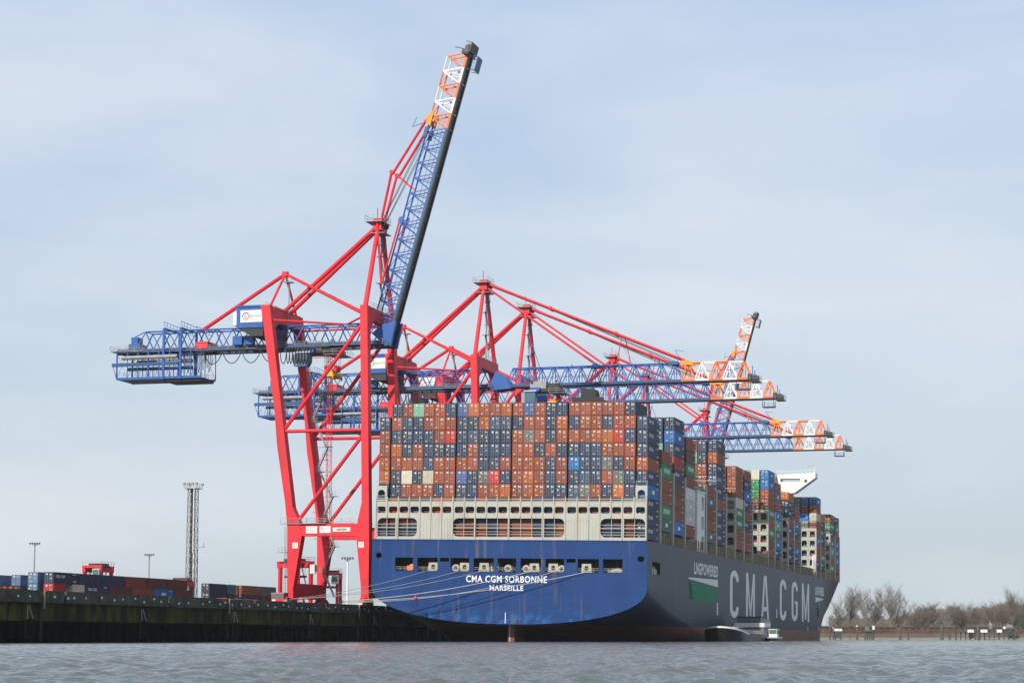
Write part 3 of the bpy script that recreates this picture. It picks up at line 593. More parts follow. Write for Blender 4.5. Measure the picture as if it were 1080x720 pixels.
ORD = ['', 'first', 'second', 'third', 'fourth', 'fifth', 'sixth', 'seventh', 'eighth', 'ninth', 'tenth', 'eleventh', 'twelfth', 'thirteenth', 'fourteenth', 'fifteenth', 'sixteenth', 'seventeenth', 'eighteenth', 'nineteenth', 'twentieth', 'twenty-first', 'twenty-second', 'twenty-third', 'twenty-fourth']
CH = 2.845
def jit(c, k):
    q = 0.83 * (1 + k * 1.3 * rnd.uniform(-1, 1)); return tuple(max(0.004, v * q * (1 + .05 * rnd.uniform(-1, 1))) for v in c)
def body_mesh(length):
    mb = MB(); m = M['cont']; h = CH; L = length
    mb.box(-1.17, 1.17, 0.13, L - .05, 0.1, h - .02, m)
    for x in (-1.195, 1.035):
        for y in (0, L - .16): mb.box(x, x + .16, y, y + .16, 0, h, m)
        mb.box(x + .01, x + .15, .161, L - .161, 0.003, .16, m); mb.box(x + .01, x + .15, .161, L - .161, h - .12, h - .003, m)
    for y in (0.01, L - .15):
        mb.box(-1.059, 1.059, y, y + .14, 0.003, .15, m); mb.box(-1.059, 1.059, y, y + .14, h - .11, h - .003, m)
    return mb.mesh('container')
BODY = {12.19: body_mesh(12.19), 6.06: body_mesh(6.06)}
def door_mesh(side, seed):
    rg = random.Random(seed); mb = MB(); x0, x1 = (0.012, 1.05) if side > 0 else (-1.05, -0.012)
    mb.box(x0, x1, 0.04, 0.12, 0.165, CH - .125, M['contdoor'])
    for k in range(5):
        z = .28 + .5 * k; mb.box(x0 + .05, x1 - .05, .018, .039, z, z + .3, M['contdoor'])
    for f in (.27, .74):
        x = x0 + (x1 - x0) * f; mb.box(x - .03, x + .03, -0.03, 0.015, .12, CH - .09, M['bar'])
        mb.box(x - .07, x + .28 if f < .5 else x + .07, -.05, -.031, 1.15, 1.22, M['bar'])
        for z in (.3, 1.0, 1.75, 2.5): mb.box(x - .09, x + .09, -.022, .013, z, z + .09, M['bar'])
    def mk(a, b, ww, hh, m): mb.box(x0 + a, min(x0 + a + ww, x1 - .02), -.058, -.05, b, b + hh, m)
    if side > 0:
        for k in range(rg.choice((1, 2, 2))): mk(.12 + .08 * rg.random(), 2.3 - .24 * k, .42 + .35 * rg.random(), .11, M['mark_w'])
        for k in range(rg.choice((0, 2, 3))): mk(.35, 1.4 - .18 * k, .4 + .1 * rg.random(), .05, M['mark_w'])
        if rg.random() < .35: mk(.5, .3, .3, .3, M['mark_y'])
    else:
        if rg.random() < .5: mk(.28 + .2 * rg.random(), 1.95 + .3 * rg.random(), .34, .34, M['mark_w'])
        if rg.random() < .35: mk(.15 + .4 * rg.random(), 1.3 + .2 * rg.random(), .34, .36, M['mark_y'])
        for k in range(rg.choice((0, 1, 1))): mk(.1 + .3 * rg.random(), .45 + .22 * k, .25 + .4 * rg.random(), .12, M['mark_w'])
    return mb.mesh('door')
DOORS = [(door_mesh(-1, 10 + k), door_mesh(1, 50 + k)) for k in range(6)]
def letter_mesh(kind):
    mb = MB(); x = 1.232
    if kind == 'cma':
        mb.text('CMA CGM', 1.0, TXS(x, 3.4, 1.75), M['lettering'], bold=.03)
        mb.box(x - .01, x, 9.6, 11.4, 2.3, 2.5, M['lettering']); mb.box(x - .01, x, 9.9, 11.4, 0.5, 0.75, M['lettering'])
    elif kind == 'ever':
        mb.text('EVERGREEN', 1.35, TXS(x, 6.1, 1.45), M['lettering'], bold=.04)
    elif kind == 'block':
        mb.box(x - .01, x, 4.9, 7.6, 1.05, 1.85, M['lettering'])
        mb.box(x - .01, x, 9.8, 11.4, 2.3, 2.5, M['lettering'])
    else:
        mb.box(x - .01, x, 9.6, 11.4, 2.3, 2.5, M['lettering']); mb.box(x - .01, x, 10.2, 11.4, 0.5, 0.7, M['lettering'])
    return mb.mesh('side_lettering')
LET = {k: letter_mesh(k) for k in ('cma', 'ever', 'block', 'small')}
def container(frame, x, y, z, hs, colour, label, group, length=12.19, letters=None, doors=True, jt=0.14):
    o = link('shipping_container', BODY[length]); c = (*jit(COL[colour], jt), 1); o.color = c
    o.matrix_world = frame @ Matrix.Translation((x, y, z)) @ Matrix.Diagonal((1, 1, hs / 2.9, 1))
    tag(o, label, 'container', group)
    if doors:
        dl, dr = rnd.choice(DOORS)
        for me in (dl, dr):
            d = link('door', me, o); d.color = c
    if letters: link('side_lettering', LET[letters], o)
    return o
MASS = []                                                 # (x, y, z, hs, colour) of the containers beyond the three hundred largest
def mass(x, y, z, hs, colour=None):
    MASS.append((x, y, z, hs, jit(COL[colour or rnd.choice('NNNNNNRRRRRRRrLOgBTWG')], .18)))
def let_for(c): return {'N': 'cma', 'L': 'cma', 'G': 'ever', 'B': 'block', 'T': 'block', 't': 'block', 'w': 'block', 'g': 'block', 'P': 'cma'}.get(c, 'small')
GRID = ['NRTRRNPORRORPRNNRRRRRN', 'RNNRRRNNRLLNRRNONRRNRR', 'NNNNRDNLNNNRGRNRRRRODN'.replace('G', 'g'), 'ONRNNNNRNNNRRNRNNNNRRR', 'RRRNRRRRNNRRRRNRBNNgNR', 'NWNWRRPNgDNRORNRNLNRgN', 'NRRRNRNNRROrRRNNLgRNON']
SIDE = [  # (aft end, tier base, top height, colours from the top down) of the outboard starboard stack in each bay
    (1.75, 22.1, 48.5, 'NNNRNBNNN'), (17.0, 24.6, 42.5, 'RGRRGt'), (31.9, 24.6, 51.1, 'NBNDNrRRB'), (46.5, 24.6, 47.8, 'RrGRwwwR'), (74.7, 24.6, 38.8, 'RgRRg'),
    (89.3, 24.6, 50.8, 'NRNLNRNNN'), (118.9, 24.6, 46.6, 'RRRWGGRR'), (133.2, 24.6, 46.6, 'RNBNRNRR'), (178.1, 24.6, 49.9, 'BBRRGRGRR'), (191.4, 24.6, 47.3, 'RgRBTgBN'),
    (220.3, 24.6, 46.1, 'ONNRNRNN'), (234.0, 24.6, 45.6, 'nRRBNRBN'), (289.2, 24.6, 48.9, 'BRWRRBRRN'), (301.6, 24.6, 43.9, 'ONNNRGN'), (328.5, 24.6, 45.2, 'RGNgTRG'), (343.6, 24.6, 45.0, 'NgRBgBR')]
INNER = {2: 'NN', 5: 'NNRRN', 8: 'WGGR', 12: 'BRBg', 14: 'O'}    # top tiers of the next stack inboard where its end shows
t0 = (51.6 - 22.1) / 10
for r, row in enumerate(GRID):
    for k, c in enumerate(row):
        cc = k + 2
        container(MS, colx(cc), 1.75 + rnd.uniform(-.05, .12), 22.1 + (9 - r) * t0, t0, c, f'{WORD[c]} container in the stern wall, {ORD[r + 1]} tier down, {ORD[cc]} stack from the quay', 'containers stacked in the stern wall')
for r, c in enumerate('NRRRO'):
    container(MS, colx(1), 1.75, 22.1 + (8 - r) * t0, t0, c, f'{WORD[c]} container, {ORD[r + 1]} tier down in the lower stern stack nearest the quay', 'containers stacked in the stern wall')
for cc in range(1, 24):
    for k in range(3 if cc > 1 else 4): mass(colx(cc), 1.75, 22.1 + k * t0, t0, rnd.choice('NNNNNrrrRRRng'))
for b, (l, z0, z1, cs) in enumerate(SIDE):
    n_ = len(cs); hs = (z1 - z0) / n_
    for r, c in enumerate(cs):
        container(MS, colx(24), l, z1 - (r + 1) * hs, hs, c, f'{WORD[c]} container in the {ORD[b + 1]} starboard stack from the stern, {ORD[r + 1]} tier down', 'containers stacked along the starboard side', letters=let_for(c))
    if b == 0: continue
    inn = INNER.get(b, '')
    for r in range(n_):
        c = inn[r] if r < len(inn) else None
        if c: container(MS, colx(23), l, z1 - (r + 1) * hs, hs, c, f'{WORD[c]} container, {ORD[r + 1]} tier down, just inboard of the {ORD[b + 1]} starboard stack from stern', 'containers stacked along the starboard side')
        else: mass(colx(23), l, z1 - (r + 1) * hs, hs)
        for cc in range(1, 23):
            if abs(colx(cc)) < half_breadth(l + 12, DK) - 2: mass(colx(cc), l, z1 - (r + 1) * hs, hs)
for l in (104.0, 148.0, 162.5, 206.0, 250.0, 314.9):
    for cc in range(1, 22 if l < 200 else 21):
        for k in range(7): mass(colx(cc), l, 24.6 + 2.8 * k, 2.8)
vs_ = []; fs = []; pc = []
for x, y, z, hs, c in MASS:
    o = len(vs_); h = hs - .06; L = 12.19
    for (a, b, y0, y1, e, f) in ((-1.2, 1.2, 0.0, L, 0.04, h),):
        vs_ += [(x + p, y + q, z + t) for t in (e, f) for q in (y0, y1) for p in (a, b)]
        fs += [tuple(i + o for i in q) for q in ((0, 2, 3, 1), (4, 5, 7, 6), (0, 1, 5, 4), (2, 6, 7, 3), (0, 4, 6, 2), (1, 3, 7, 5))]; pc += [c] * 6
me = bpy.data.meshes.new('container_mass'); me.from_pydata(vs_, [], fs); me.materials.append(M['cont_mass'])
at = me.attributes.new('paint', 'FLOAT_COLOR', 'FACE'); at.data.foreach_set('color', np.array([(*c, 1) for c in pc], dtype=np.float32).ravel())
o = link('container_mass', me); o.matrix_world = MS; tag(o, 'further brown and navy containers packed behind the outer stacks', 'containers', kind='stuff')

# ------------------------------------------------------------------ ship-to-shore cranes
def handrail(mb, pts, h=1.1, m=None, step=2.0):
    m = m or M['galv']; 
    for p, q in zip(pts, pts[1:]):
        p = Vector(p); q = Vector(q); n_ = max(1, int((q - p).length / step))
        for k in range(n_ + 1):
            a = p.lerp(q, k / n_); mb.beam(a, a + Vector((0, 0, h)), .07, .07, m)
        for f in (.5, 1.0): mb.beam(p + Vector((0, 0, h * f)), q + Vector((0, 0, h * f)), .06, .06, m)
def truss(mb, x0, x1, zb, zt, yb, yt, n, mats, cut0=0, cut1=0, yc=0, post=.23, shade_slats=False, walk=(-1, 1), rh=(-.45, .6), vert=False):
    """space-frame girder: two rail boxes below, two chords above, W-braced sides; mats(x) gives the paint at x"""
    dx = (x1 - x0) / n
    for k in range(n):
        a, b = x0 + dx * k, x0 + dx * (k + 1); m = mats((a + b) / 2); mr = m if m is not M['blue'] else M['darkblue']
        mid = (a + b) / 2; pw = post * (1.0 if m is M['blue'] else 1.45)
        for s in (-1, 1):
            mb.box(a, b, yc + s * yb - .42, yc + s * yb + .42, zb + rh[0], zb + rh[1], mr)
            mb.box(a, b, yc + s * yb - .38, yc + s * yb + .38, zb + rh[0] - .3, zb + rh[0] - .001, M['dark'])  # dark lower edge: shade of the underside put into the colour
            top0 = x0 + dx * cut0 + dx / 2; top1 = x1 - dx * cut1 - dx / 2
            if top0 - 1e-3 <= mid <= top1 + 1e-3:
                mb.beam((a, yc + s * yb, zb + .4), (mid, yc + s * yt, zt), pw, pw, m); mb.beam((mid, yc + s * yt, zt), (b, yc + s * yb, zb + .4), pw, pw, m)
                if vert: mb.beam((mid, yc + s * yb, zb), (mid, yc + s * yt, zt), .17, .17, m)
                if vert and k > 0 and k < n - 1: mb.beam((a, yc + s * yb, zb + 2.3), (b, yc + s * yb * .96, zb + 2.3), .09, .09, m)
                if mid + dx <= top1 + 1e-3: mb.tube((mid, yc + s * yt, zt), (mid + dx, yc + s * yt, zt), .2, mats(b), 6)
        if x0 + dx * cut0 <= mid <= x1 - dx * cut1:
            mb.beam((mid, yc - yt, zt), (mid, yc + yt, zt), .16, .16, m)
            if k % 2 == 0 and mid + dx <= x1: mb.beam((mid, yc - yt, zt), (mid + dx, yc + yt, zt), .12, .12, m)
        mb.beam((a, yc - yb, zb - .2), (a, yc + yb, zb - .2), .2, .3, mr)
        if shade_slats:
            for j in range(4): mb.box(a + dx * (j + .02) / 4, a + dx * (j + .97) / 4, yc - yb + .43, yc + yb - .43, zb - .2, zb - .12, M['dark'])  # dark slats added so the boom underside reads as shaded
    for s in walk:                                        # walkway outside the rail boxes
        mb.box(x0, x1, yc + s * (yb + .95) - .45, yc + s * (yb + .95) + .45, zb - .35, zb - .27, M['galv'])
        handrail(mb, [(x0, yc + s * (yb + 1.38), zb - .3), (x1, yc + s * (yb + 1.38), zb - .3)], 1.1, M['galv'], 2.4)
W_ = 20.0; YC = 10.0; ZB = 61.7; ZT = 66.5; BL = 71.6      # frame spacing, centre line, girder heights, boom length (all above the quay)
def boom_mat(x):
    f = x
    return M['blue'] if f < 53.5 else [M['orange'], M['white'], M['orange'], M['white'], M['orange']][min(4, int((f - 53.5) / (18.1 / 5)))]
LANDL = [(-26.86, 70.55), (-23.09, 46.17), (-22.25, 37.25), (-20.05, 23.95), (-19.43, 18.24), (-19.24, 2.0)]
LANDR = [(-17.75, 2.0), (-17.78, 4.25), (-15.9, 15.9), (-16.36, 19.07), (-18.16, 22.83), (-20.13, 37.2), (-24.6, 70.45)]
WATL = [(-2.2, 69.57), (-1.56, 36.78), (-1.36, 23.66), (-2.24, 19.75), (-2.44, 14.54), (-1.3, 3.93), (-1.37, 1.5)]
WATR = [(0.57, 1.5), (0.52, 3.92), (0.56, 14.51), (0.5, 19.28), (0.17, 36.74), (-0.41, 69.5)]
APEX = Vector((-1.2, YC, 91.0))
def rigid(name, f, parent):
    mb = MB(); f(mb); return mb.build(name, parent)
def build_crane(raised):
    rt = empty('gantry_crane'); red = M['red']
    for y in (0, W_):
        rigid('leg', lambda mb: (mb.prism(LANDL + LANDR, y - 1.15, y + 1.15, red)), rt)
        rigid('leg', lambda mb: (mb.prism(WATL + WATR, y - 1.15, y + 1.15, red)), rt)
        rigid('portal_beam', lambda mb: (mb.prism([(-16.9, 19.1), (-1.4, 18.9), (-1.4, 16.0), (-16.9, 16.2)], y - 1.0, y + 1.0, red), handrail(mb, [(-19, y - 1.05, 19.1), (-2, y - 1.05, 18.9)], 1.1), mb.box(-21, -10, y - 1.6, y - 1.05, 18.95, 19.12, M['galv']), handrail(mb, [(-21, y - 1.6, 19.12), (-10, y - 1.6, 19.12)], 1.1)), rt)
        rigid('brace', lambda mb: mb.tube((-21.0, y, 40.9), (-1.2, y, 66.2), .46, red, 10), rt)
        rigid('brace', lambda mb: mb.tube((-20.8, y, 40.6), (-0.8, y, 40.5), .42, red, 10), rt)
        rigid('brace', lambda mb: mb.tube((-0.9, y, 40.2), (-17.3, y, 19.6), .44, red, 10), rt)
    for k, (x0, x1, z0, z1) in enumerate(((-19.3, -17.6, 1.6, 5.4), (-1.3, 0.45, 1.6, 5.2))):
        rigid('sill_beam', lambda mb: mb.box(x0 + .05, x1 - .05, 1.16, W_ - 1.16, z0 + .3, z1, red), rt)
        for y in (0, W_):
            def bogie(mb):
                xc = (x0 + x1) / 2
                mb.prism([(y - 3.6, 1.2), (y - 2.2, 2.0), (y + 2.2, 2.0), (y + 3.6, 1.2), (y + 3.6, .75), (y - 3.6, .75)], xc - .6, xc + .6, red, 'x')
                for s in (-1, 1):
                    mb.box(xc - .45, xc + .45, y + s * 2.6 - 1.5, y + s * 2.6 + 1.5, .35, .74, M['white' if s < 0 else 'red'])
                    for w_ in (-.8, .8): mb.tube((xc - .3, y + s * 2.6 + w_, .36), (xc + .3, y + s * 2.6 + w_, .36), .36, M['dark'], 12)
            rigid('bogie', bogie, rt)
    rigid('top_beam', lambda mb: (mb.prism([(1.16, 70.4), (W_ - 1.16, 70.4), (W_ - 1.16, 66.6), (W_ - 4, 67.6), (4, 66.6), (1.16, 65.0)], -26.6, -24.3, red, 'x'), handrail(mb, [(-26.6, 1.2, 70.4), (-26.6, W_ - 1.2, 70.4)], 1.1)), rt)
    rigid('top_beam', lambda mb: (mb.prism([(1.16, 69.4), (W_ - 1.16, 69.4), (W_ - 1.16, 63.5), (W_ - 3.5, 66.4), (3.5, 66.4), (1.16, 63.5)], -2.1, -0.3, red, 'x'), handrail(mb, [(-.3, 1.2, 69.4), (-.3, W_ - 1.2, 69.4)], 1.1)), rt)
    for y in (0, W_): rigid('girder_hanger', lambda mb: (mb.tube((-24.5, y, 67.0), (-8.5, YC + (y - YC) * .4, 66.2), .26, red, 8), mb.tube((-1.2, y, 67.3), (-7.5, YC + (y - YC) * .4, 66.3), .26, red, 8)), rt)
    # upper works
    for y in (0.0, W_): rigid('mast_leg', lambda mb: mb.tube((-1.25, y, 69.4), APEX + Vector((0, (y - YC) * .14, -1.5)), .62, red, 10, .52), rt)
    for y in (5.6, 9.6): rigid('back_stay', lambda mb: mb.tube((-25.3, y + 2.6, 69.5), APEX + Vector((-.5, (y - 7.6) * .4, -1.2)), .52, red, 10), rt)
    def head(mb):
        a = APEX; mb.box(a.x - 1.0, a.x + 1.1, YC - 2.2, YC + 2.2, a.z - 2.2, a.z + .6, red)
        mb.box(a.x - 2.6, a.x + 1.6, YC - 3.4, YC + 3.4, a.z - .3, a.z - .15, M['galv'])
        handrail(mb, [(a.x - 2.6, YC - 3.4, a.z - .15), (a.x + 1.6, YC - 3.4, a.z - .15), (a.x + 1.6, YC + 3.4, a.z - .15), (a.x - 2.6, YC + 3.4, a.z - .15), (a.x - 2.6, YC - 3.4, a.z - .15)], 1.4, M['galv'], 1.4)
        mb.tube((a.x - .2, YC - 1.2, a.z + .6), (a.x - .2, YC - 1.2, a.z + 3.2), .12, red, 6)
        for s in (-1.5, 0, 1.5): mb.tube((a.x + 1.0, YC + s - .2, a.z - .9), (a.x + 1.0, YC + s + .2, a.z - .9), .75, M['dark'], 12)
        mb.box(a.x - 1.6, a.x + 2.0, YC - 2.6, YC + 2.6, a.z - 3.0, a.z - 2.85, M['galv'])
    rigid('mast_head', head, rt)
    def ladder(mb):
        for k in range(6):
            z = 70 + 3.2 * k; s = 1 if k % 2 else -1; mb.beam((-1.2, YC + s * .9 + 1.5, z), (-1.2, YC - s * .9 + 1.5, z + 3.1), .5, .12, M['galv']); mb.box(-2, -.4, YC - s * 1.2 + .9, YC - s * 1.2 + 2.1, z + 3.1, z + 3.2, M['galv'])
            handrail(mb, [(-.4, YC + s * .9 + 1.5, z), (-.4, YC - s * .9 + 1.5, z + 3.1)], 1.0, M['galv'], 1.5)
        mb.beam((-1.6, YC + 2.6, 69), (-1.4, YC + 1.2, 89), .12, .12, M['galv']); mb.beam((-.8, YC + .4, 69), (-1.0, YC + .6, 89), .12, .12, M['galv'])
    rigid('mast_ladder', ladder, rt)
    A2 = Vector((-25.0, YC, 79.6))
    def aft(mb):
        for y in (1.0, W_ - 1.0): mb.tube((-25.4, y, 70.2), A2, .3, red, 8)
        mb.tube(A2, (-46.4, YC, 66.6), .5, red, 8)
        for y in (0, W_): mb.tube(A2, (-1.8, y, 67.6), .34, red, 8)
        mb.box(-25.6, -24.4, YC - .8, YC + .8, 78.9, 80.1, red)
        mb.box(-25, -23, YC - 1, YC + 1, 77.4, 77.5, M['galv']); handrail(mb, [(-25, YC - 1, 77.5), (-23, YC - 1, 77.5)], 1.0, M['galv'], 1)
        for s in (-.35, .35): mb.beam((-24, YC + s, 68), (-24, YC + s, 77.5), .1, .1, M['galv'])
        for k in range(18): mb.beam((-24, YC - .35, 68.5 + .5 * k), (-24, YC + .35, 68.5 + .5 * k), .05, .05, M['galv'])
    rigid('aft_frame', aft, rt)
    # main girder and its tail
    def girder(mb):
        truss(mb, -67.0, 1.0, ZB, ZT, 2.5, 2.0, 15, lambda x: M['blue'], cut0=1, yc=YC)
        mb.box(-68.5, -60, YC - 4.2, YC + 4.2, ZB - .1, ZB + .05, M['galv']); handrail(mb, [(-68.5, YC - 4.2, ZB + .05), (-68.5, YC + 4.2, ZB + .05)], 1.2); handrail(mb, [(-68.5, YC - 4.2, ZB + .05), (-60, YC - 4.2, ZB + .05)], 1.2)
        mb.box(-64.5, -61.5, YC - 2.4, YC + 1.8, ZB + .1, ZB + 1.9, M['darkblue']); mb.box(-64.0, -62.3, YC - 2, YC + 1, ZB + 1.9, ZB + 3.6, M['blue']); mb.beam((-63, YC - 2, ZB + 3.6), (-60.5, YC - 2, ZB + 4.8), .2, .2, M['blue'])
        for x in (-36.5, -33.6): mb.box(x, x + 2.4, YC - 4.6, YC - 3.3, ZB + .5, ZB + 2.6, M['blue'])
    rigid('main_girder', girder, rt)
    def maint(mb):
        x0, x1, zl = -66.5, -44.5, 54.9; b = M['blue']
        for s in (-1, 1):
            y = YC + s * 4.4
            mb.box(x0, x1, y - .2, y + .2, zl - .3, zl + .3, b)
            for k in range(9):
                x = x0 + (x1 - x0) * k / 8; mb.beam((x, y, zl), (x, y, ZB), .16 if k % 3 else .3, .16 if k % 3 else .3, b)
                if k < 8: mb.beam((x, y, zl), (x + 2.75, y, ZB - .4), .07, .07, b); mb.beam((x + 2.75, y, zl), (x, y, ZB - .4), .06, .06, b)
            mb.box(x0 - 1.2, -50.5, y - .35, y + .35, 57.9, 58.7, M['darkblue']); mb.tube((x0 + 1.5, y - .5, 59.9), (-50.5, y - .5, 59.9), .5, M['galv'], 8)
            handrail(mb, [(x0, y - s * -.3, zl + .3), (x1, y - s * -.3, zl + .3)], 1.1, b)
        mb.box(x0, x1, YC - 4.4, YC + 4.4, zl - .2, zl - .1, M['galv']); mb.box(-54.5, x1 - .2, YC - 4.0, YC + 4.0, zl - .9, zl - .21, M['dark'])
        for x in (-54.2, -49.8):
            for s in (-1, 1): mb.beam((x, YC + s * 4.7, zl - .4), (x, YC + s * 4.7, ZT + .3), .55, .45, b)
            mb.beam((x, YC - 4.7, ZT + .3), (x, YC + 4.7, ZT + .3), .4, .4, b)
            for s in (-1, 1):
                p = Vector((x, YC + s * 4.7, ZT + 1.9)); q = Vector((x + 4.2, YC + s * 4.7, ZT + .2)); mb.beam(p, q, .2, .16, b); mb.beam(p - Vector((0, 0, .9)), q - Vector((0, 0, .9)), .16, .12, b)
                for k in range(6): a = p.lerp(q, k / 5); mb.beam(a, a - Vector((0, 0, .9)), .08, .08, b)
        mb.beam((x0 - 1.2, YC - 4.4, 58.3), (x0, YC - 4.4, zl), .12, .12, b)
        for k in range(14): x = -49.5 + .55 * k; mb.path([(x, YC - 3.8, ZB - .6), (x + .1, YC - 3.8, ZB - 3.5 - (k * 37 % 5) * .5), (x + .35, YC - 3.8, ZB - 3.7 - (k * 37 % 5) * .5), (x + .45, YC - 3.8, ZB - .6)], .06, M['cable'], 4)
        mb.box(-46.5, -43.5, YC - 3.2, YC + 3.2, ZB + .1, ZB + 1.8, M['red'])
    rigid('maintenance_platform', maint, rt)
    def house(mb):
        x0, x1, y0, y1 = -34.0, -27.4, 1.6, 18.4
        mb.box(x0, x1, y0, y1, 65.6, 70.6, M['blue']); mb.box(x0 - .25, x1 + .25, y0 - .25, y1 + .25, 70.6, 70.95, M['blue'])
        mb.prism([(x0 + .4, 65.6), (x1, 65.6), (x1, 63.6), (x0 + 3.6, 63.6)], y0 + .3, y1 - .3, M['dark'])
        mb.box(x0 - 1.0, x0 - .002, y0 + .4, y0 + 4, 66.4, 69.4, M['white']); handrail(mb, [(x0 - 1.6, y0 + 4, 65.6), (x0 - 1.6, y1, 65.6)], 1.1)
    hs = rigid('machine_house', house, rt)
    def sign(mb):
        x0 = -33.0; mb.box(x0, -27.5, 1.52, 1.598, 66.9, 69.8, M['white'])
        T = lambda x, z: TXT(x, 1.51, z)
        P = lambda a, b: (a, 1.508, b)
        mb.ribbon(arc(x0 + 1.35, 68.4, .8, .85, 30, 200, 9), .22, P, M['blue']); mb.ribbon(arc(x0 + 1.35, 68.4, .8, .85, 215, 380, 9), .22, P, M['orange']); mb.ribbon(arc(x0 + 1.45, 68.4, .45, .45, 120, 300, 7), .16, P, M['red'])
        mb.text('EUROGATE', .62, T(x0 + 3.85, 68.35), M['grey_letter'], bold=.01)
    rigid('sign_panel', sign, hs)
    y = -1.02; PS = lambda a, b: (a, y - .075, b)
    def sg1(mb): mb.box(-14.86, -12.14, y - .06, y, 16.75, 18.4, M['white']); mb.ribbon([(-14.5, 17.3), (-13.9, 17.5), (-13.2, 17.4), (-12.5, 17.9)], .07, PS, M['grey_letter']); mb.ribbon([(-14.4, 17.8), (-13.6, 17.95)], .06, PS, M['grey_letter'])
    def sg2(mb): mb.box(-11.51, -8.83, y - .06, y, 16.85, 18.4, M['white']); mb.ribbon(arc(-10.9, 17.65, .33, .36, 30, 200, 7), .12, PS, M['blue']); mb.ribbon(arc(-10.9, 17.65, .33, .36, 215, 380, 7), .12, PS, M['orange']); mb.text('EUROGATE', .28, TXT(-9.7, y - .07, 17.6), M['grey_letter'])
    def sg3(mb): mb.box(-8.31, -4.05, y - .06, y, 17.1, 18.05, M['white']); mb.text('LIEBHERR', .62, TXT(-6.18, y - .07, 17.57), M['black_letter'], bold=.02)
    for f_ in (sg1, sg2, sg3): rigid('portal_sign', f_, rt)
    for x in (-17.4, -1.35): rigid('number_plate', lambda mb: (mb.box(x - .65, x + .65, -1.23, -1.17, 13.4, 14.7, M['white']), mb.text('23', .85, TXT(x, -1.24, 14.05), M['black_letter'])), rt)
    # operator's access: stair tower on the far landside leg, lift mast on the far frame
    def stairs(mb):
        g = M['galv']
        for k in range(9):
            z0 = 2.5 + 6.0 * k; z1 = z0 + 6.0; xo = -17.4 - .115 * max(0, z0 - 16) * 1.0; s = 1 if k % 2 else -1
            mb.beam((xo + 1.6 - s * 1.4, W_ - 2.4, z0), (xo + 1.6 + s * 1.4, W_ - 2.4, z1), .8, .16, g); handrail(mb, [(xo + 1.6 - s * 1.4, W_ - 2.8, z0), (xo + 1.6 + s * 1.4, W_ - 2.8, z1)], 1.0, g, 1.6)
            mb.box(xo + 1.6 + s * 1.4 - .8, xo + 1.6 + s * 1.4 + .8, W_ - 3.2, W_ - 1.1, z1 - .1, z1, g); handrail(mb, [(xo + 1.6 + s * 1.4 - .8, W_ - 3.2, z1), (xo + 1.6 + s * 1.4 + .8, W_ - 3.2, z1)], 1.1, g, .8)
            mb.beam((xo, W_ - 1.2, z1 - .1), (xo + 2.6, W_ - 1.8, z1 - .1), .12, .12, g)
    rigid('stair_tower', stairs, rt)
    def lift(mb):
        for a, b in ((-.5, -.5), (.5, -.5), (.5, .5), (-.5, .5)): mb.beam((-16.6 + a, W_ - 1 + b, 16), (-16.7 + a, W_ - 1 + b, 61), .12, .12, M['red'])
        for k in range(36):
            z = 16.5 + 1.25 * k; mb.beam((-17.1, W_ - 1.5, z), (-16.1, W_ - 1.5, z), .1, .1, M['red']); mb.beam((-17.1, W_ - 1.5, z), (-16.1, W_ - 1.5, z + 1.25), .06, .06, M['red'])
            if k % 5 == 0: mb.beam((-16.6, W_ - 1.5, z), (-20.5 - .1 * (z - 16) * .6, W_ - .5, z), .14, .14, M['red'])
        mb.box(-17.3, -15.9, W_ - 1.6, W_ - .2, 17, 19.6, M['galv'])
    rigid('lift_mast', lift, rt)
    rigid('leg_ladder', lambda mb: ([mb.beam((-19.7, -1.5 + s, 1), (-19.7, -1.5 + s, 18.5), .08, .08, M['galv']) for s in (-.5, .5)], [mb.beam((-19.7, -2.0, 1.4 + .5 * k), (-19.7, -1.0, 1.4 + .5 * k), .05, .05, M['galv']) for k in range(34)], mb.box(-21.2, -19.4, -2.2, -.6, 12.4, 12.5, M['galv']), handrail(mb, [(-21.2, -2.2, 12.5), (-19.4, -2.2, 12.5)], 1.1, M['galv'], .9)), rt)
    # festoon cable loops along the girder
    def festoon(mb):
        y = YC - 4.9
        xs = [-43.8, -38.9, -34.0, -29.1, -24.2] + [-22.6 + .75 * k for k in range(9)]
        mb.beam((-46, y, ZB - .75), (-12, y, ZB - .75), .16, .2, M['dark'])
        for a, b in zip(xs, xs[1:]):
            d = 3.1 if b - a > 2 else 3.6
            pts = [(a + (b - a) * t, y, ZB - .9 - d * (1 - (2 * t - 1) ** 2) ** (.8 if b - a > 2 else .5)) for t in [k / 10 for k in range(11)]]; mb.path(pts, .11, M['cable'], 5)
            mb.box(a - .2, a + .2, y - .15, y + .15, ZB - 1.0, ZB - .7, M['dark'])
    rigid('festoon_cable', festoon, rt)
    # trolley with cab, ropes and spreader
    tr = empty('trolley', None); tr.parent = rt; tr.location = (-14.5, YC, ZB)
    def tro(mb):
        mb.box(-5, 4, -3.0, 3.0, -2.0, -1.1, M['dark']); mb.box(-4.5, 0, -2.9, 2.9, -1.1, .9, M['galv']); mb.box(.4, 3.6, -2.6, 2.6, -1.1, .3, M['dark'])
        for s in (-1, 1):
            for x in (-4, 3): mb.tube((x, s * 3.2 - .2, .75), (x, s * 3.2 + .2, .75), .35, M['dark'], 10)
        mb.box(-4.0, -1.5, -4.4, -3.0, -1.9, -.9, M['blue']); mb.box(1, 5.4, -4.2, 4.2, -2.5, -2.4, M['galv']); handrail(mb, [(1, -4.2, -2.4), (5.4, -4.2, -2.4), (5.4, 4.2, -2.4)], 1.2)
    rigid('trolley_frame', tro, tr)
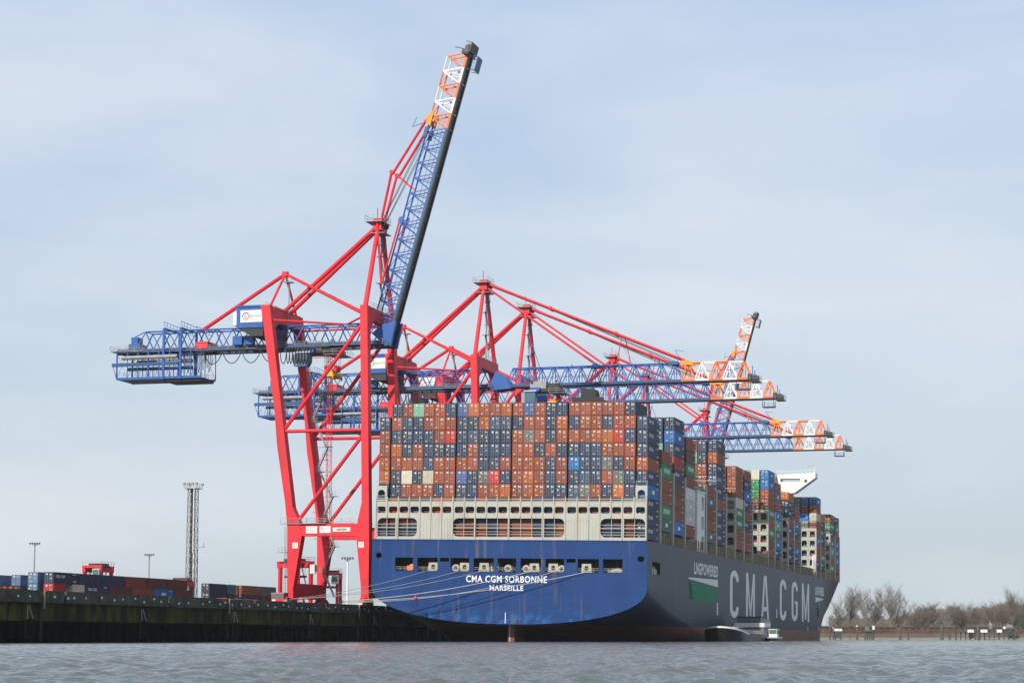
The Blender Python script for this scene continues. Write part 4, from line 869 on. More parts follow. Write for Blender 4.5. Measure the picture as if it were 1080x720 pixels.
    def cab(mb):
        mb.prism([(-5.6, -5.2), (-3.2, -5.2), (-2.6, -4.0), (-2.6, -2.0), (-5.6, -2.0)], -4.6, -2.2, M['blue']); 
        mb.box(-5.3, -2.9, -4.64, -4.605, -4.7, -2.5, M['glass']); mb.box(-5.8, -2.3, -4.9, -2.0, -2.0, -1.75, M['white']); mb.box(-6.6, -5.62, -4.4, -2.4, -5.0, -2.2, M['galv'])
        mb.prism([(-3.21, -5.15), (-2.58, -3.98), (-2.55, -4.0), (-3.18, -5.18)], -4.4, -2.4, M['glass'])
    rigid('operator_cab', cab, tr)
    drop = 5.0 if raised else 3.2
    def ropes(mb):
        for x in (-.9, 1.6):
            for y in (-1.6, 1.6): mb.tube((x + 1.2, y, -2), (x + 1.2, y * .8, -drop - .6), .05, M['cable'], 4); mb.tube((x + 1.6, y, -2), (x + 1.5, y * .8, -drop - .6), .05, M['cable'], 4)
    rigid('hoist_ropes', ropes, tr)
    def spr(mb):
        z = -drop - .6
        mb.box(.2, 3.2, -1.5, 1.5, z - .7, z, M['red'])
        for x in (.5, 2.9): mb.tube((x, -1.2, z + .3), (x, 1.2, z + .3), .55, M['red'], 10)
        mb.box(.5, 2.9, -3.3, 3.3, z - 1.6, z - .9, M['yellow']); mb.box(1.2, 2.2, -1.4, 1.4, z - .9, z - .6, M['yellow'])
        for s in (-1, 1):
            mb.box(.3, 3.1, s * 3.0 - .3, s * 3.0 + .3, z - 2.0, z - 1.61, M['yellow'])
            for x in (.45, 2.95): mb.prism([(x - .16, z - 2.5), (x + .16, z - 2.5), (x + .2, z - 1.6), (x - .2, z - 1.6)], s * 3.1 - .12, s * 3.1 + .12, M['orange'])
        mb.box(.9, 2.5, -2.4, -1.6, z - 1.0, z - .2, M['orange'])
    rigid('spreader', spr, tr)
    # boom, hinged at the waterside legs
    bm = empty('boom', None); bm.parent = rt; bm.location = (1.6, YC, ZB)
    if raised: bm.rotation_euler = (0, -R(74.2), 0)
    def bo(mb):
        truss(mb, 0, BL, 0, ZT - ZB, 1.5, 1.6, 19, boom_mat, cut0=1, cut1=0, shade_slats=True, walk=(), rh=(-.15, .4), vert=True)
        for s in (-1, 1):
            mb.prism([(-.6, -1.2), (5.5, -.8), (3.8, 2.2), (1.2, 4.2), (-.4, 1.0)], s * 2.4 - .5, s * 2.4 + .5, M['blue'])
            mb.tube((-.2, s * 2.95 - .2, 0), (-.2, s * 2.95 + .2, 0), .7, M['darkblue'], 12)
    rigid('boom_girder', bo, bm)
    for s in (-1, 1):
        rigid('stay_gusset', lambda mb: (mb.prism([(52.4, 4.2), (56.2, 4.2), (55.4, 5.3), (53.8, 5.8), (52.8, 5.3)], s * 1.9 - .3, s * 1.9 + .3, M['gusset']), mb.box(49.5, 51.99, s * 1.9 - .35, s * 1.9 + .35, 4.4, 5.3, M['darkblue'])), bm)
        rigid('inner_gusset', lambda mb: mb.prism([(27.6, 4.4), (30.4, 4.4), (29.4, 5.6), (28.6, 5.6)], s * 1.9 - .25, s * 1.9 + .25, M['blue']), bm)
    rigid('gusset_tie', lambda mb: (mb.beam((54, -2.1, 5.4), (54, 2.1, 5.4), .5, .5, M['gusset'])), bm)
    rigid('davit', lambda mb: (mb.beam((52.6, -2.4, 6.1), (51.2, -2.4, 8.3), .14, .14, M['blue']), mb.beam((51.2, -2.4, 8.3), (53.6, -2.4, 7.9), .12, .12, M['blue'])), bm)
    def tip(mb):
        mb.box(BL, BL + 2.4, -3.2, 2.4, -.9, -.65, M['dark']); handrail(mb, [(BL, -3.2, -.65), (BL + 2.4, -3.2, -.65), (BL + 2.4, 2.4, -.65), (BL, 2.4, -.65)], 1.3, M['galv'], 1.3)
        mb.box(BL - .6, BL + .4, -3.0, 3.0, -.4, 1.2, M['dark']); mb.beam((BL + .6, -2, -.6), (BL + .6, -2, 3.4), .2, .2, M['darkblue']); mb.beam((BL + .6, 2, -.6), (BL + .6, 2, 2.6), .2, .2, M['darkblue'])
        for s in (-1, 1): mb.tube((BL + 1.2, s * 1.5 - .25, .3), (BL + 1.2, s * 1.5 + .25, .3), .8, M['dark'], 12); mb.beam((BL - 3.8, s * 1.8, -.8), (BL - 3.8, s * 1.8, -2.6), .14, .14, M['dark']); mb.beam((BL - .6, s * 1.8, -.8), (BL - .6, s * 1.8, -2.6), .14, .14, M['dark'])
        mb.box(BL - 4.0, BL - .4, -1.9, 1.9, -2.75, -2.6, M['darkblue']); handrail(mb, [(BL - 4, -1.9, -2.6), (BL - .4, -1.9, -2.6)], .9, M['darkblue'], 1.2)
    rigid('tip_platform', tip, bm)
    # fore stays: stretched from the mast head, or folded when the boom is up
    def bp(x, y, z):
        v = Vector((x, y, z))
        if raised: v = Matrix.Rotation(-R(74.2), 3, 'Y') @ v
        return v + Vector((1.6, YC, ZB))
    ap = APEX + Vector((.6, 0, -.3))
    for s in (-1, 1):
        a = ap + Vector((0, s * 1.2, 0)); o1 = bp(53.8, s * 1.9, 5.5); i1 = bp(29.0, s * 1.9, 5.3)
        if raised:
            kn = Vector((2.3 + .0, YC + s * 2.0, 102.6)); kx = kn + Vector((.2, s * .2, -.6))
            rigid('fore_stay', lambda mb: (mb.tube(a, kn, .34, red, 8), mb.tube(kx, o1, .34, red, 8), mb.tube(kn + Vector((0, -.3, 0)), kn + Vector((0, .5, 0)), .55, red, 8), mb.beam(kn + Vector((.3, 0, 0)), bp(37, s * 1.9, 4.8), .26, .26, red)), rt)
            rigid('inner_stay', lambda mb: (mb.tube(a + Vector((-.5, s * 1.2, 0)), Vector((.3, YC + s * 3.0, 75.5)), .3, red, 8), mb.tube(Vector((.3, YC + s * 3.0, 75.5)), i1, .24, red, 8)), rt)
            rigid('hoist_cable', lambda mb: [mb.tube(a + Vector((.3, .3 * k, .3)), bp(50 - k * 1.3, s * 1.4, 5.2), .05, M['cable'], 4) for k in range(3)], rt)
        else:
            m1 = a.lerp(o1, .50)
            rigid('fore_stay', lambda mb: (mb.tube(a, o1, .36, red, 8), [mb.tube(a.lerp(o1, t) + Vector((-.35, 0, .15)), a.lerp(o1, t) + Vector((.35, 0, -.15)), .55, red, 8) for t in (.33, .66)]), rt)
            rigid('inner_stay', lambda mb: mb.tube(a + Vector((-.2, 0, -.9)), i1, .27, red, 8), rt)
            rigid('hoist_cable', lambda mb: [mb.tube(a + Vector((.3, .3 * k, .4)), bp(51 - k, s * 1.4, 5.4), .045, M['cable'], 4) for k in range(2)], rt)
    if not raised:
        rigid('stay_frame', lambda mb: [(mb.beam(bp(35 + 3.2 * (s > 0), s * 2.4, 4.8), ap.lerp(bp(54, 0, 6), .69) + Vector((0, s * 1.6, 0)), .22, .22, red)) for s in (-1, 1)] + [mb.beam(bp(39, -2, 4.9), bp(37, -2, 9.4), .12, .12, M['galv']), mb.beam(bp(40.5, -2, 4.9), bp(37, -2, 9.4), .12, .12, M['galv'])], rt)
        rigid('service_davit', lambda mb: (mb.beam(bp(10.5, -2.4, 4.8), bp(11.3, -2.4, 11.5), .16, .16, M['blue']), mb.beam(bp(13.5, -2.4, 4.8), bp(11.3, -2.4, 11.5), .16, .16, M['blue'])), rt)
    return rt
cr_up = build_crane(True); cr_dn = build_crane(False)
CR = [(21.3, cr_up, True, 'red gantry crane nearest the stern with its blue boom raised high', -14.5),
      (114.0, None, False, 'second red gantry crane from the stern, boom lowered over the stern wall', 17.0),
      (161.0, None, False, 'third red gantry crane from the stern, boom lowered just below the second', -20.0),
      (281.0, None, False, 'fourth red gantry crane from the stern, lowered boom above the middle bays', 10.0),
      (338.0, None, False, 'fifth red gantry crane from the stern with the lowest lying boom', 24.0),
      (468.0, None, True, 'farthest red gantry crane, its raised boom small beyond the lowered ones', -14.5)]
first_dn = True
for v, o, up_, lab, tx in CR:
    if o is None:
        if up_: o = copy_tree(cr_up)
        elif first_dn: o = cr_dn; first_dn = False
        else: o = copy_tree(cr_dn)
    o.matrix_world = MQ @ Matrix.Translation((-38.5, v, QZ)); tag(o, lab, 'crane', 'gantry cranes along the quay')
    for ch in o.children:
        if ch.name.startswith('trolley'): ch.location.x = tx

# ------------------------------------------------------------------ container yard behind the quay
TH_Y = 2.59
def yard(u, v, tier, c, label, length=12.19, letters=None, doors=True):
    return container(MQ, u, v, QZ + tier * TH_Y, TH_Y, c, label, 'containers stacked in the yard', length, letters, doors)
A_ = -107.0
for k, (c, lab, let) in enumerate((('N', 'lettered navy container on top at the near end of the long yard row', 'cma'), ('N', 'plain navy container on top, just behind the lettered one in the yard', None), ('N', 'third navy container on top of the long yard row, beside the brown ones', None),
                                   ('R', 'brown container on top of the yard row, directly behind the last navy one', None), ('r', 'dark brown container on top in the middle of the brown yard row', None), ('r', 'last brown container on top of the yard row, beside the lattice tower', None))):
    yard(A_, -1.7 + 12.65 * k, 2, c, lab, letters=let)
yard(A_, -1.7, 1, 'D', 'short red container under the lettered navy one at the yard row end', 6.06)
yard(A_, 8.2, 1, 'W', 'short cream container between the red end and lettered navy container below', 6.06)
for k, (c, lab, let) in enumerate((('N', 'lettered navy container in the middle tier of the yard row', 'cma'), ('r', 'brown container in the middle tier behind the lettered navy one', None), ('R', 'rust container in the middle tier under the brown stack', None), ('B', 'blue container low in the yard row among brown ones', 'block'), ('r', 'brown container in the middle tier at the far end of the row', None))):
    yard(A_, 14.8 + 12.65 * k, 1, c, lab, letters=let)
for k in range(6):
    yard(A_, -1.7 + 12.65 * k, 0, 'NRrNRr'[k], f'{WORD["NRrNRr"[k]]} bottom container of the long yard row, {ORD[k + 1]} from its near end', doors=False)
for t in range(3):
    yard(-110.5, -2.6, t, 'S', ('bottom blue container of the stack beside the yard row', 'lower blue container in the stack beside the lettered navy row', 'upper blue container with a yellow sticker in the stack beside the navy row')[t])
for t in range(3):
    for k, u in enumerate((-125.0, -130.6)):
        yard(u, 17.0 - 1.5 * k, t, 'SS'[k] if t == 2 else 'N', ('bottom', 'middle', 'top')[t] + (' blue ended container of the stack nearer the masts far left' if k == 0 else ' navy container of the outermost stack far left in the yard'), doors=t == 2)
for k, (u, v, c, lab, L_) in enumerate(((-113.3, 103.5, 'N', 'navy container with pale blue end on top beside the lattice tower', 12.19), (-113.3, 116.6, 't', 'short teal container on top behind the pale blue ended navy one', 6.06), (-113.3, 127.6, 'O', 'rust orange ended container on top between tower and crane', 12.19), (-113.3, 141.6, 'g', 'dull grey container on top nearest the crane legs', 12.19))):
    yard(u, v, 2, c, lab, L_)
    yard(u, v, 1, 'NNNr'[k], f'{WORD["NNNr"[k]]} container in the middle tier under the {WORD[c]} one near the tower', L_); yard(u, v, 0, 'N', f'navy bottom container under the {WORD[c]} stack near the tower', L_, None).name = 'shipping_container'
M['chassis'] = principled('chassis_orange', (0.42, 0.10, 0.03), .6, var=.25)
def trailer(u, v, L_, lab):
    r = empty('container_chassis', MQ @ Matrix.Translation((u, v, QZ)))
    tag(r, lab, 'trailer', 'orange chassis parked along the quay')
    mb = MB()
    for s in (-.5, .5): mb.box(s - .12, s + .12, 0, L_, 1.05, 1.4, M['chassis'])
    for k in range(int(L_ / 2)): mb.box(-1.2, 1.2, .3 + 2 * k, .55 + 2 * k, 1.15, 1.38, M['chassis'])
    mb.box(-1.2, 1.2, -.1, .1, .9, 1.45, M['chassis']); mb.build('frame', r)
    for y in (1.4, 2.7, L_ - 1.5):
        for s in (-1, 1):
            mb = MB(); mb.tube((s * 1.0 - .15, y, .5), (s * 1.0 + .15, y, .5), .5, M['black'], 14); mb.build('wheel', r)
trailer(-61, -11, 20, 'orange low chassis parked before the navy containers near the tower'); trailer(-62.5, 9, 12, 'orange low chassis parked close to the crane legs'); trailer(-54.5, -141, 24, 'orange low chassis parked at the far left of the quay')

def straddle(u, v, rz, h, lab):
    r = empty('straddle_carrier', MQ @ Matrix.Translation((u, v, QZ)) @ Matrix.Rotation(rz, 4, 'Z')); tag(r, lab, 'straddle carrier', 'red straddle carriers in the yard')
    for x in (-2.2, 2.2):
        mb = MB(); mb.box(x - .35, x + .35, -4.6, 4.6, .9, 1.7, M['red'])
        for y in (-3.4, 3.4): mb.beam((x, y, 1.7), (x, y, h - .4), .75, .9, M['red'], up=(0, 1, 0))
        mb.box(x - .4, x + .4, -4.3, 4.3, h - 1.1, h, M['red']); mb.beam((x, -3.2, 2), (x, 0, h - 1.2), .2, .2, M['red']); mb.build('side_frame', r)
        for y in (-3.9, -1.5, 1.5, 3.9):
            mb = MB(); mb.tube((x - .3, y, .75), (x + .3, y, .75), .75, M['black'], 14); mb.tube((x - .32, y, .75), (x + .32, y, .75), .35, M['galv'], 10); mb.build('wheel', r)
    mb = MB(); mb.box(-2.6, 2.6, -4.4, -3.3, h, h + .6, M['red']); mb.box(-2.6, 2.6, 3.3, 4.4, h, h + .6, M['red']); mb.box(-2.0, 2.0, -1.6, 2.4, h + .02, h + 1.2, M['dark']); handrail(mb, [(-2.6, -4.4, h + .6), (2.6, -4.4, h + .6), (2.6, 4.4, h + .6)], 1.0); mb.build('top_frame', r)
    mb = MB(); mb.box(.9, 2.7, -6.2, -4.41, h - 2.6, h - .3, M['white']); mb.box(1.0, 2.6, -6.25, -6.201, h - 2.0, h - .5, M['glass']); mb.box(2.701, 2.74, -6.1, -4.6, h - 2.0, h - .6, M['glass']); mb.build('cab', r)
    mb = MB(); mb.box(-1.2, 1.2, -3, 3, h - 3.6, h - 3.1, M['dark']); 
    for x in (-1, 1):
        for y in (-2.5, 2.5): mb.tube((x, y, h - 3.1), (x, y, h), .05, M['cable'], 4)
    mb.build('spreader', r)
straddle(-124.5, 60, R(4), 10.6, 'red straddle carrier standing over the navy containers in the yard')
straddle(-118.0, 98, R(8), 7.9, 'red straddle carrier barely showing over the brown container row')
straddle(-76.0, 74, R(62), 11.8, 'red straddle carrier behind the landside legs of the nearest crane')
straddle(-80.0, 112, R(12), 10.0, 'dark red straddle carrier seen beyond the far landside crane leg')

def light_mast(x, y, h, lab, pale):
    r = empty('light_mast', Matrix.Translation((x, y, QZ))); tag(r, lab, 'light mast', 'light masts in the yard'); m = M['white'] if pale else M['galv']
    mb = MB(); mb.tube((0, 0, 0), (0, 0, h), .55 if pale else .38, m, 10, .3 if pale else .25); mb.build('pole', r)
    mb = MB(); mb.tube((0, 0, h), (0, 0, h + .3), 1.2, M['galv'], 12); mb.beam((-2.2, 0, h + .9), (2.2, 0, h + .9), .25, .3, M['galv']); mb.beam((-2, 0, h), (-2, 0, h + .9), .2, .2, M['galv']); mb.beam((2, 0, h), (2, 0, h + .9), .2, .2, M['galv']); mb.build('headframe', r)
    for k in range(5):
        mb = MB(); mb.box(-.3, .3, -.4, .2, -.3, .25, M['dark']); o = mb.build('floodlight', r); o.location = (-1.9 + .95 * k, -.2, h + .6)
Pm = lambda px, Y: (px - 540) / F * Y * 0.992
light_mast(Pm(34.5, 900), 900, 30.8, 'slim grey light mast at the far left above the blue containers', False)
light_mast(Pm(156, 1000), 1000, 30.0, 'slim grey light mast between the straddle carrier and lattice tower', False)
light_mast(Pm(366, 800), 800, 21.2, 'white light mast seen between the crane legs', True)
tw = empty('lattice_tower', MQ @ Matrix.Translation((-117.0, 102.4, QZ))); tag(tw, 'tall steel lattice floodlight tower rising behind the containers', 'tower')
mb = MB(); g = principled('weathered_steel', (0.22, 0.22, 0.21), .6, var=.25, vscale=.3); H_ = 33.5
for (a, b) in ((-1.25, -1.25), (1.25, -1.25), (1.25, 1.25), (-1.25, 1.25)): mb.beam((a, b, 0), (a * .86, b * .86, H_), .17, .17, g)
for k in range(12):
    z0, z1 = H_ * k / 12, H_ * (k + 1) / 12; f0, f1 = 1.25 * (1 - .14 * k / 12), 1.25 * (1 - .14 * (k + 1) / 12); cs = [(-1, -1), (1, -1), (1, 1), (-1, 1)]
    for i in range(4):
        p, q = cs[i], cs[(i + 1) % 4]; mb.beam((p[0] * f0, p[1] * f0, z0), (q[0] * f1, q[1] * f1, z1), .08, .08, g); mb.beam((q[0] * f0, q[1] * f0, z0), (p[0] * f1, p[1] * f1, z1), .08, .08, g); mb.beam((p[0] * f1, p[1] * f1, z1), (q[0] * f1, q[1] * f1, z1), .13, .13, g)
mb.build('lattice', tw)
mb = MB(); mb.tube((-.1, 0, 0), (-.1, 0, H_), .42, M['dark'], 8); mb.tube((.75, -.3, 2), (.75, -.3, 16), .38, M['white'], 8); mb.beam((1.0, -1.8, 16), (1.0, -1.8, H_), .2, .2, M['white']); mb.build('ladder_shaft', tw)
mb = MB(); mb.box(-1.9, 1.9, -1.9, 1.9, H_, H_ + .15, M['galv']); handrail(mb, [(-1.9, -1.9, H_), (1.9, -1.9, H_), (1.9, 1.9, H_), (-1.9, 1.9, H_), (-1.9, -1.9, H_)], 1.2, M['galv'], 1.3); mb.beam((1.4, -1.4, 17.5), (4.4, -1.4, 17.5), .15, .15, g); mb.beam((4.0, -1.4, 17.3), (4.0, -1.4, 18.6), .12, .12, g); mb.build('platform', tw)
for k in range(6):
    mb = MB(); mb.box(-.3, .3, -.3, .3, 0, .65, M['galv']); o = mb.build('floodlight', tw); o.location = ((-1.8, -.6, .6, 1.8, -1.8, 1.8)[k], (-2.0, -2.0, -2.0, -2.0, 2.0, 2.0)[k], H_ + 1.0)

bo = empty('checker_booth', MQ @ Matrix.Translation((-57.6, 14.0, QZ))); tag(bo, 'small red and white booth with window beside the near crane leg', 'booth')
mb = MB(); mb.box(-1.6, 1.4, 0, 3.0, 0, 2.9, M['red']); mb.box(-1.7, 1.5, -.1, 3.1, 2.9, 3.1, M['galv']); mb.build('cabin', bo)
mb = MB(); mb.box(-1.5, 1.3, -.04, -.001, 1.75, 2.75, M['glass']); mb.build('window', bo)
mb = MB(); mb.box(-1.4, -.6, -.05, -.001, .1, 1.6, M['white']); mb.build('door', bo)
def bollard(v, lab):
    r = tag(empty('bollard', MQ @ Matrix.Translation((-34.6, v, QZ + .15))), lab, 'bollard', 'mooring bollards on the quay edge')
    mb = MB(); mb.tube((0, 0, 0), (0, 0, .55), .26, M['dark'], 12, .2); mb.build('post', r); mb = MB(); mb.tube((0, 0, .5), (0, 0, .78), .38, M['dark'], 12); mb.beam((0, -.55, .62), (0, .55, .62), .2, .2, M['dark']); mb.build('horn', r)
bollard(-40.0, 'iron bollard holding the upper pair of mooring ropes'); bollard(-8.2, 'iron bollard holding the lower pair of mooring ropes by the ship')
for k, (v, c) in enumerate(((-22, 'red'), (-14, 'red'))):
    r = tag(empty('cable_drum', MQ @ Matrix.Translation((-41.5, v, QZ))), ('red cable drum guard standing on the quay under the crane', 'second red cable drum guard on the quay, closer to the ship')[k], 'equipment')
    mb = MB(); mb.prism([(-.7, 0), (.7, 0), (.4, 1.2), (-.2, 1.5)], -.5, .5, M[c]); mb.box(-.6, .6, -.75, .75, .3, .9, M['galv']); mb.build('housing', r)

# mooring ropes, each hanging in its own slack curve
def rope(p, q, sag, lab, guard=None, rad=.055):
    p, q = Vector(p), Vector(q); mb = MB()
    pts = [p.lerp(q, k / 26) - Vector((0, 0, sag * 4 * (k / 26) * (1 - k / 26))) for k in range(27)]
    mb.path(pts, rad, M['rope'], 6)
    if guard: 
        i = int(guard * 26); d = (pts[i + 1] - pts[i]).normalized(); mb.tube(pts[i] - d * .15, pts[i] + d * .15, .55, M['red'], 12)
    tag(mb.build('mooring_rope'), lab, 'rope', 'mooring ropes from the stern to the quay')
B1 = Qp(-34.6, -40.0, QZ + .6); B2 = Qp(-34.6, -8.2, QZ + .6)
fl = lambda s, z=14.95: MS @ Vector((s, -.45, z))
rope(B1, fl(-10.6), 1.0, 'thin pale mooring rope running to the third stern opening from the quay')
rope(B1, fl(-18.0), .8, 'uppermost pale mooring rope running to the second stern opening')
rope(B1 + Vector((0, .3, 0)), fl(-5.6), 1.1, 'pale mooring rope crossing left of the ship name to the fourth opening')
rope(B2, fl(17.4), 1.3, 'longest pale mooring rope crossing the ship name towards starboard', .31, .085)
rope(B2 + Vector((0, .3, .1)), fl(5.2), 1.0, 'thick pale mooring rope ending under the sixth stern opening', None, .09)
rope(B2 + Vector((0, .5, -.1)), fl(10.4), 1.7, 'lowest slack mooring rope under the ship name')

M['steelgreen2'] = principled('wheelhouse_green', (0.02, 0.10, 0.03), .5, var=.1)
# ------------------------------------------------------------------ bunker barge alongside
bg_ = empty('tanker_barge', MQ @ Matrix.Translation((37.6, 49, 0))); tag(bg_, 'low dark tanker barge with white bow lying alongside the grey hull', 'barge')
LB = 61.0; BW = 4.7
def bsec(y):
    t = min(1, y / 9.0); b = BW * math.sqrt(max(0.02, 1 - (1 - t) ** 2)); zt = 1.75 + 1.6 * max(0, 1 - y / 16) ** 1.5
    return b, zt
st = [0, .6, 1.5, 3, 5, 8, 12, 18, 30, 45, LB]
mb = MB(); vs_ = []
for y in st:
    b, zt = bsec(y); k = 1.0 if y > 9 else .55 + .05 * y
    vs_ += [(-b * k, y + (1.6 if y < 9 else 0) * (1 - y / 9), -.6), (-b, y, zt), (-b + .15, y + .1, zt), (b - .15, y + .1, zt), (b, y, zt), (b * k, y + (1.6 if y < 9 else 0) * (1 - y / 9), -.6)]
fs = []
for i in range(len(st) - 1):
    for j in range(5): fs.append((i * 6 + j, (i + 1) * 6 + j, (i + 1) * 6 + j + 1, i * 6 + j + 1))
fs += [(0, 1, 2, 3, 4, 5), tuple((len(st) - 1) * 6 + j for j in (5, 4, 3, 2, 1, 0))]
mb.add(vs_, fs, M['dark']); mb.build('hull', bg_)
mb = MB(); prev = None
for y in (0, .6, 1.5, 3, 5, 8, 12, 16):
    b, zt = bsec(y); cur = (b + .05, y - .05, zt - .22, zt + .2)
    if prev:
        for s in (-1, 1): mb.add([(s * prev[0], prev[1], prev[2]), (s * cur[0], cur[1], cur[2]), (s * cur[0], cur[1], cur[3]), (s * prev[0], prev[1], prev[3]), (s * (prev[0] - .5), prev[1] + .4, prev[3]), (s * (cur[0] - .3), cur[1] + .3, cur[3])], [(0, 1, 2, 3), (3, 2, 5, 4)], M['white'])
    else: mb.add([(-cur[0], cur[1], cur[2]), (cur[0], cur[1], cur[2]), (cur[0], cur[1], cur[3]), (-cur[0], cur[1], cur[3])], [(0, 1, 2, 3)], M['white'])
    prev = cur
b, zt = bsec(1.5); mb.prism([(-bsec(y)[0] + .2, y + .3) for y in (0, .6, 1.5, 3, 5)][::-1] + [(bsec(y)[0] - .2, y + .3) for y in (0, .6, 1.5, 3, 5)], 3.2, 3.35, M['white'], 'z'); mb.build('bow_bulwark', bg_)
mb = MB()
for s in (-2.6, -1.6, 0, 1.6, 2.6): mb.tube((s, 10, 2.3), (s, 46, 2.3), .18, M['galv'], 8)
for k in range(12): mb.box(-3.2, 3.2, 11 + 3 * k, 11.3 + 3 * k, 1.7, 2.6, M['mooring']); mb.tube((-3.4 + .5 * (k % 3), 12 + 3 * k, 1.7), (-3.4 + .5 * (k % 3), 12 + 3 * k, 3.2), .12, M['tan'], 6)
mb.box(-1.2, 1.2, 26, 28.5, 1.7, 3.4, M['mooring']); mb.tube((.4, 29, 1.7), (-3.4, 31, 7.4), .14, M['tan'], 6)
handrail(mb, [(4.4, 10, 1.8), (4.4, 46, 1.8)], 1.0, M['galv'], 2); mb.build('deck_pipes', bg_)
mb = MB(); mb.box(-4.2, 3.4, 48, 58, 1.7, 3.5, M['mooring']); mb.box(-4.3, 3.6, 47.6, 58.4, 3.5, 4.6, M['white']); mb.build('deckhouse', bg_)
mb = MB(); mb.box(-3.5, 2.4, 49.5, 54.5, 4.6, 6.0, M['steelgreen2']); mb.box(-3.8, 2.7, 49.2, 54.8, 6.0, 6.2, M['dark']); mb.beam((-.5, 52, 6.8), (-.5, 52, 8.6), .1, .1, M['galv']); handrail(mb, [(-4.2, 47.8, 4.6), (3.5, 47.8, 4.6), (3.5, 58.2, 4.6)], 1.0, M['galv'], 1.4); mb.build('wheelhouse', bg_)
mb = MB(); mb.box(-3.55, -3.501, 49.8, 54.2, 5.1, 5.8, M['glass']); mb.box(-3.3, 2.2, 49.44, 49.499, 5.1, 5.8, M['glass']); mb.build('window', bg_)
lb = empty('launch_boat', MQ @ Matrix.Translation((43.6, 92, 0))); tag(lb, 'small white motor launch lying beside the barge stern', 'boat')
mb = MB(); mb.prism([(-1.3, 1.0), (0, -1.6), (1.3, 1.0), (1.4, 9), (-1.4, 9)], -.4, .75, M['dark'], 'z'); mb.prism([(-1.4, 1.0), (0, -1.8), (1.4, 1.0), (1.5, 9.1), (-1.5, 9.1)], .75, 1.05, M['white'], 'z'); mb.build('hull', lb)
mb = MB(); mb.box(-1.0, 1.0, 2.6, 6.2, 1.05, 2.9, M['white']); mb.box(-1.15, 1.15, 2.3, 6.5, 2.9, 3.05, M['white']); mb.build('cabin', lb)
mb = MB(); mb.box(-.9, .9, 2.54, 2.599, 1.8, 2.7, M['glass']); mb.box(1.001, 1.05, 3, 5.9, 1.8, 2.6, M['glass']); mb.build('window', lb)

# ------------------------------------------------------------------ far bank: piles, jetty, trees
M['timber'] = principled('weathered_timber', (0.11, 0.10, 0.082), .9, var=.3, vscale=.4)
M['steelgreen'] = principled('green_steel', (0.045, 0.075, 0.065), .7, var=.25)
def XY(px, Y): return (px - 540) / F * Y * math.cos(PITCH) * 1.01
def zat(py, Y): return CAM_H + (672.8 - py) / F * Y * 1.02
def pile_thing(px, top, w_, lab, cap=False, Y=972, m='timber'):
    r = tag(empty('mooring_pile', Matrix.Translation((XY(px, Y), Y, 0))), lab, 'pile', 'mooring piles before the far bank'); h = zat(top, Y)
    mb = MB(); mb.tube((0, 0, -1.5), (0, 0, h), w_, M[m], 10, w_ * .92)
    mb.build('post', r)
    mb = MB(); mb.tube((0, 0, h), (0, 0, h + .35), w_ * 1.12, M['white' if cap else 'dark'], 10, w_ * .6); mb.build('cap', r)
for px, top, w_, lab, cap in ((872, 661.5, .35, 'slim dark pile nearest the bow of the ship', False), (875.5, 662.5, .3, 'pale slim pile between bow and white roofed hut', True), (893, 662.5, .2, 'thin dark pile right of the white roofed hut', False), (900.5, 660.5, .55, 'thick pale pile between the hut and the green dolphin', True), (945.5, 661, .6, 'stout dark pile in front of the middle of the rusty wall', False), (954, 668, .45, 'short dark stump beside the stout dark pile', False), (989, 657.5, .75, 'tallest pale pile left of the jetty', False), (997, 663, .5, 'brownish pile between the tallest pile and the jetty', False), (1027, 658, .7, 'pale pile rising through the jetty', False), (1066, 663, .25, 'thin pile right of the jetty near the bush', False)):
    pile_thing(px, top, w_, lab, cap)
Yj = 975
hut = tag(empty('jetty_hut', Matrix.Translation((XY(880.5, Yj), Yj, 0))), 'dark green hut with white roof on posts beside the ship bow', 'hut'); 
mb = MB(); mb.box(-1.5, 1.5, -1.2, 1.2, .9, 3.9, M['steelgreen']); mb.build('cabin', hut); mb = MB(); mb.prism([(-1.8, 3.9), (1.8, 3.9), (1.5, 5.0), (-1.5, 5.0)], -1.5, 1.5, M['white']); mb.build('roof', hut)
for s in (-1.2, 1.2): mb = MB(); mb.tube((s, 0, -1), (s, 0, .9), .2, M['dark'], 8); mb.build('post', hut)
dl = tag(empty('mooring_dolphin', Matrix.Translation((XY(912, Yj), Yj, 0))), 'dark green mooring dolphin of clustered piles with a pale light post', 'dolphin')
for k in range(4): mb = MB(); mb.tube((-1.6 + 1.1 * k, 0, -1), (-1.0 + .8 * k, 0, 3.6), .32, M['steelgreen'], 8); mb.build('pile', dl)
mb = MB(); mb.box(-1.8, 2.2, -1, 1, 3.6, 4.2, M['steelgreen']); mb.box(-1.4, .4, -.6, .6, 4.2, 5.6, M['mooring']); mb.tube((2.4, 0, -1), (2.4, 0, 4.6), .35, M['steelgreen'], 8); mb.box(1.9, 2.9, -.4, .4, 4.6, 6.2, M['white']); mb.build('head', dl)
jt = tag(empty('landing_jetty', Matrix.Translation((XY(1003, Yj), Yj, 0))), 'green steel landing jetty on piles with white name boards', 'jetty')
JL = XY(1064, Yj) - XY(1003, Yj)
mb = MB(); mb.box(0, JL * .38, -1.2, 1.2, 3.3, 3.6, M['steelgreen']); mb.box(JL * .36, JL, -1.2, 1.2, 4.6, 4.9, M['steelgreen']); handrail(mb, [(0, -1.2, 3.6), (JL * .38, -1.2, 3.6)], 1.1, M['steelgreen']); handrail(mb, [(JL * .38, -1.2, 4.9), (JL, -1.2, 4.9)], 1.1, M['steelgreen']); mb.build('deck', jt)
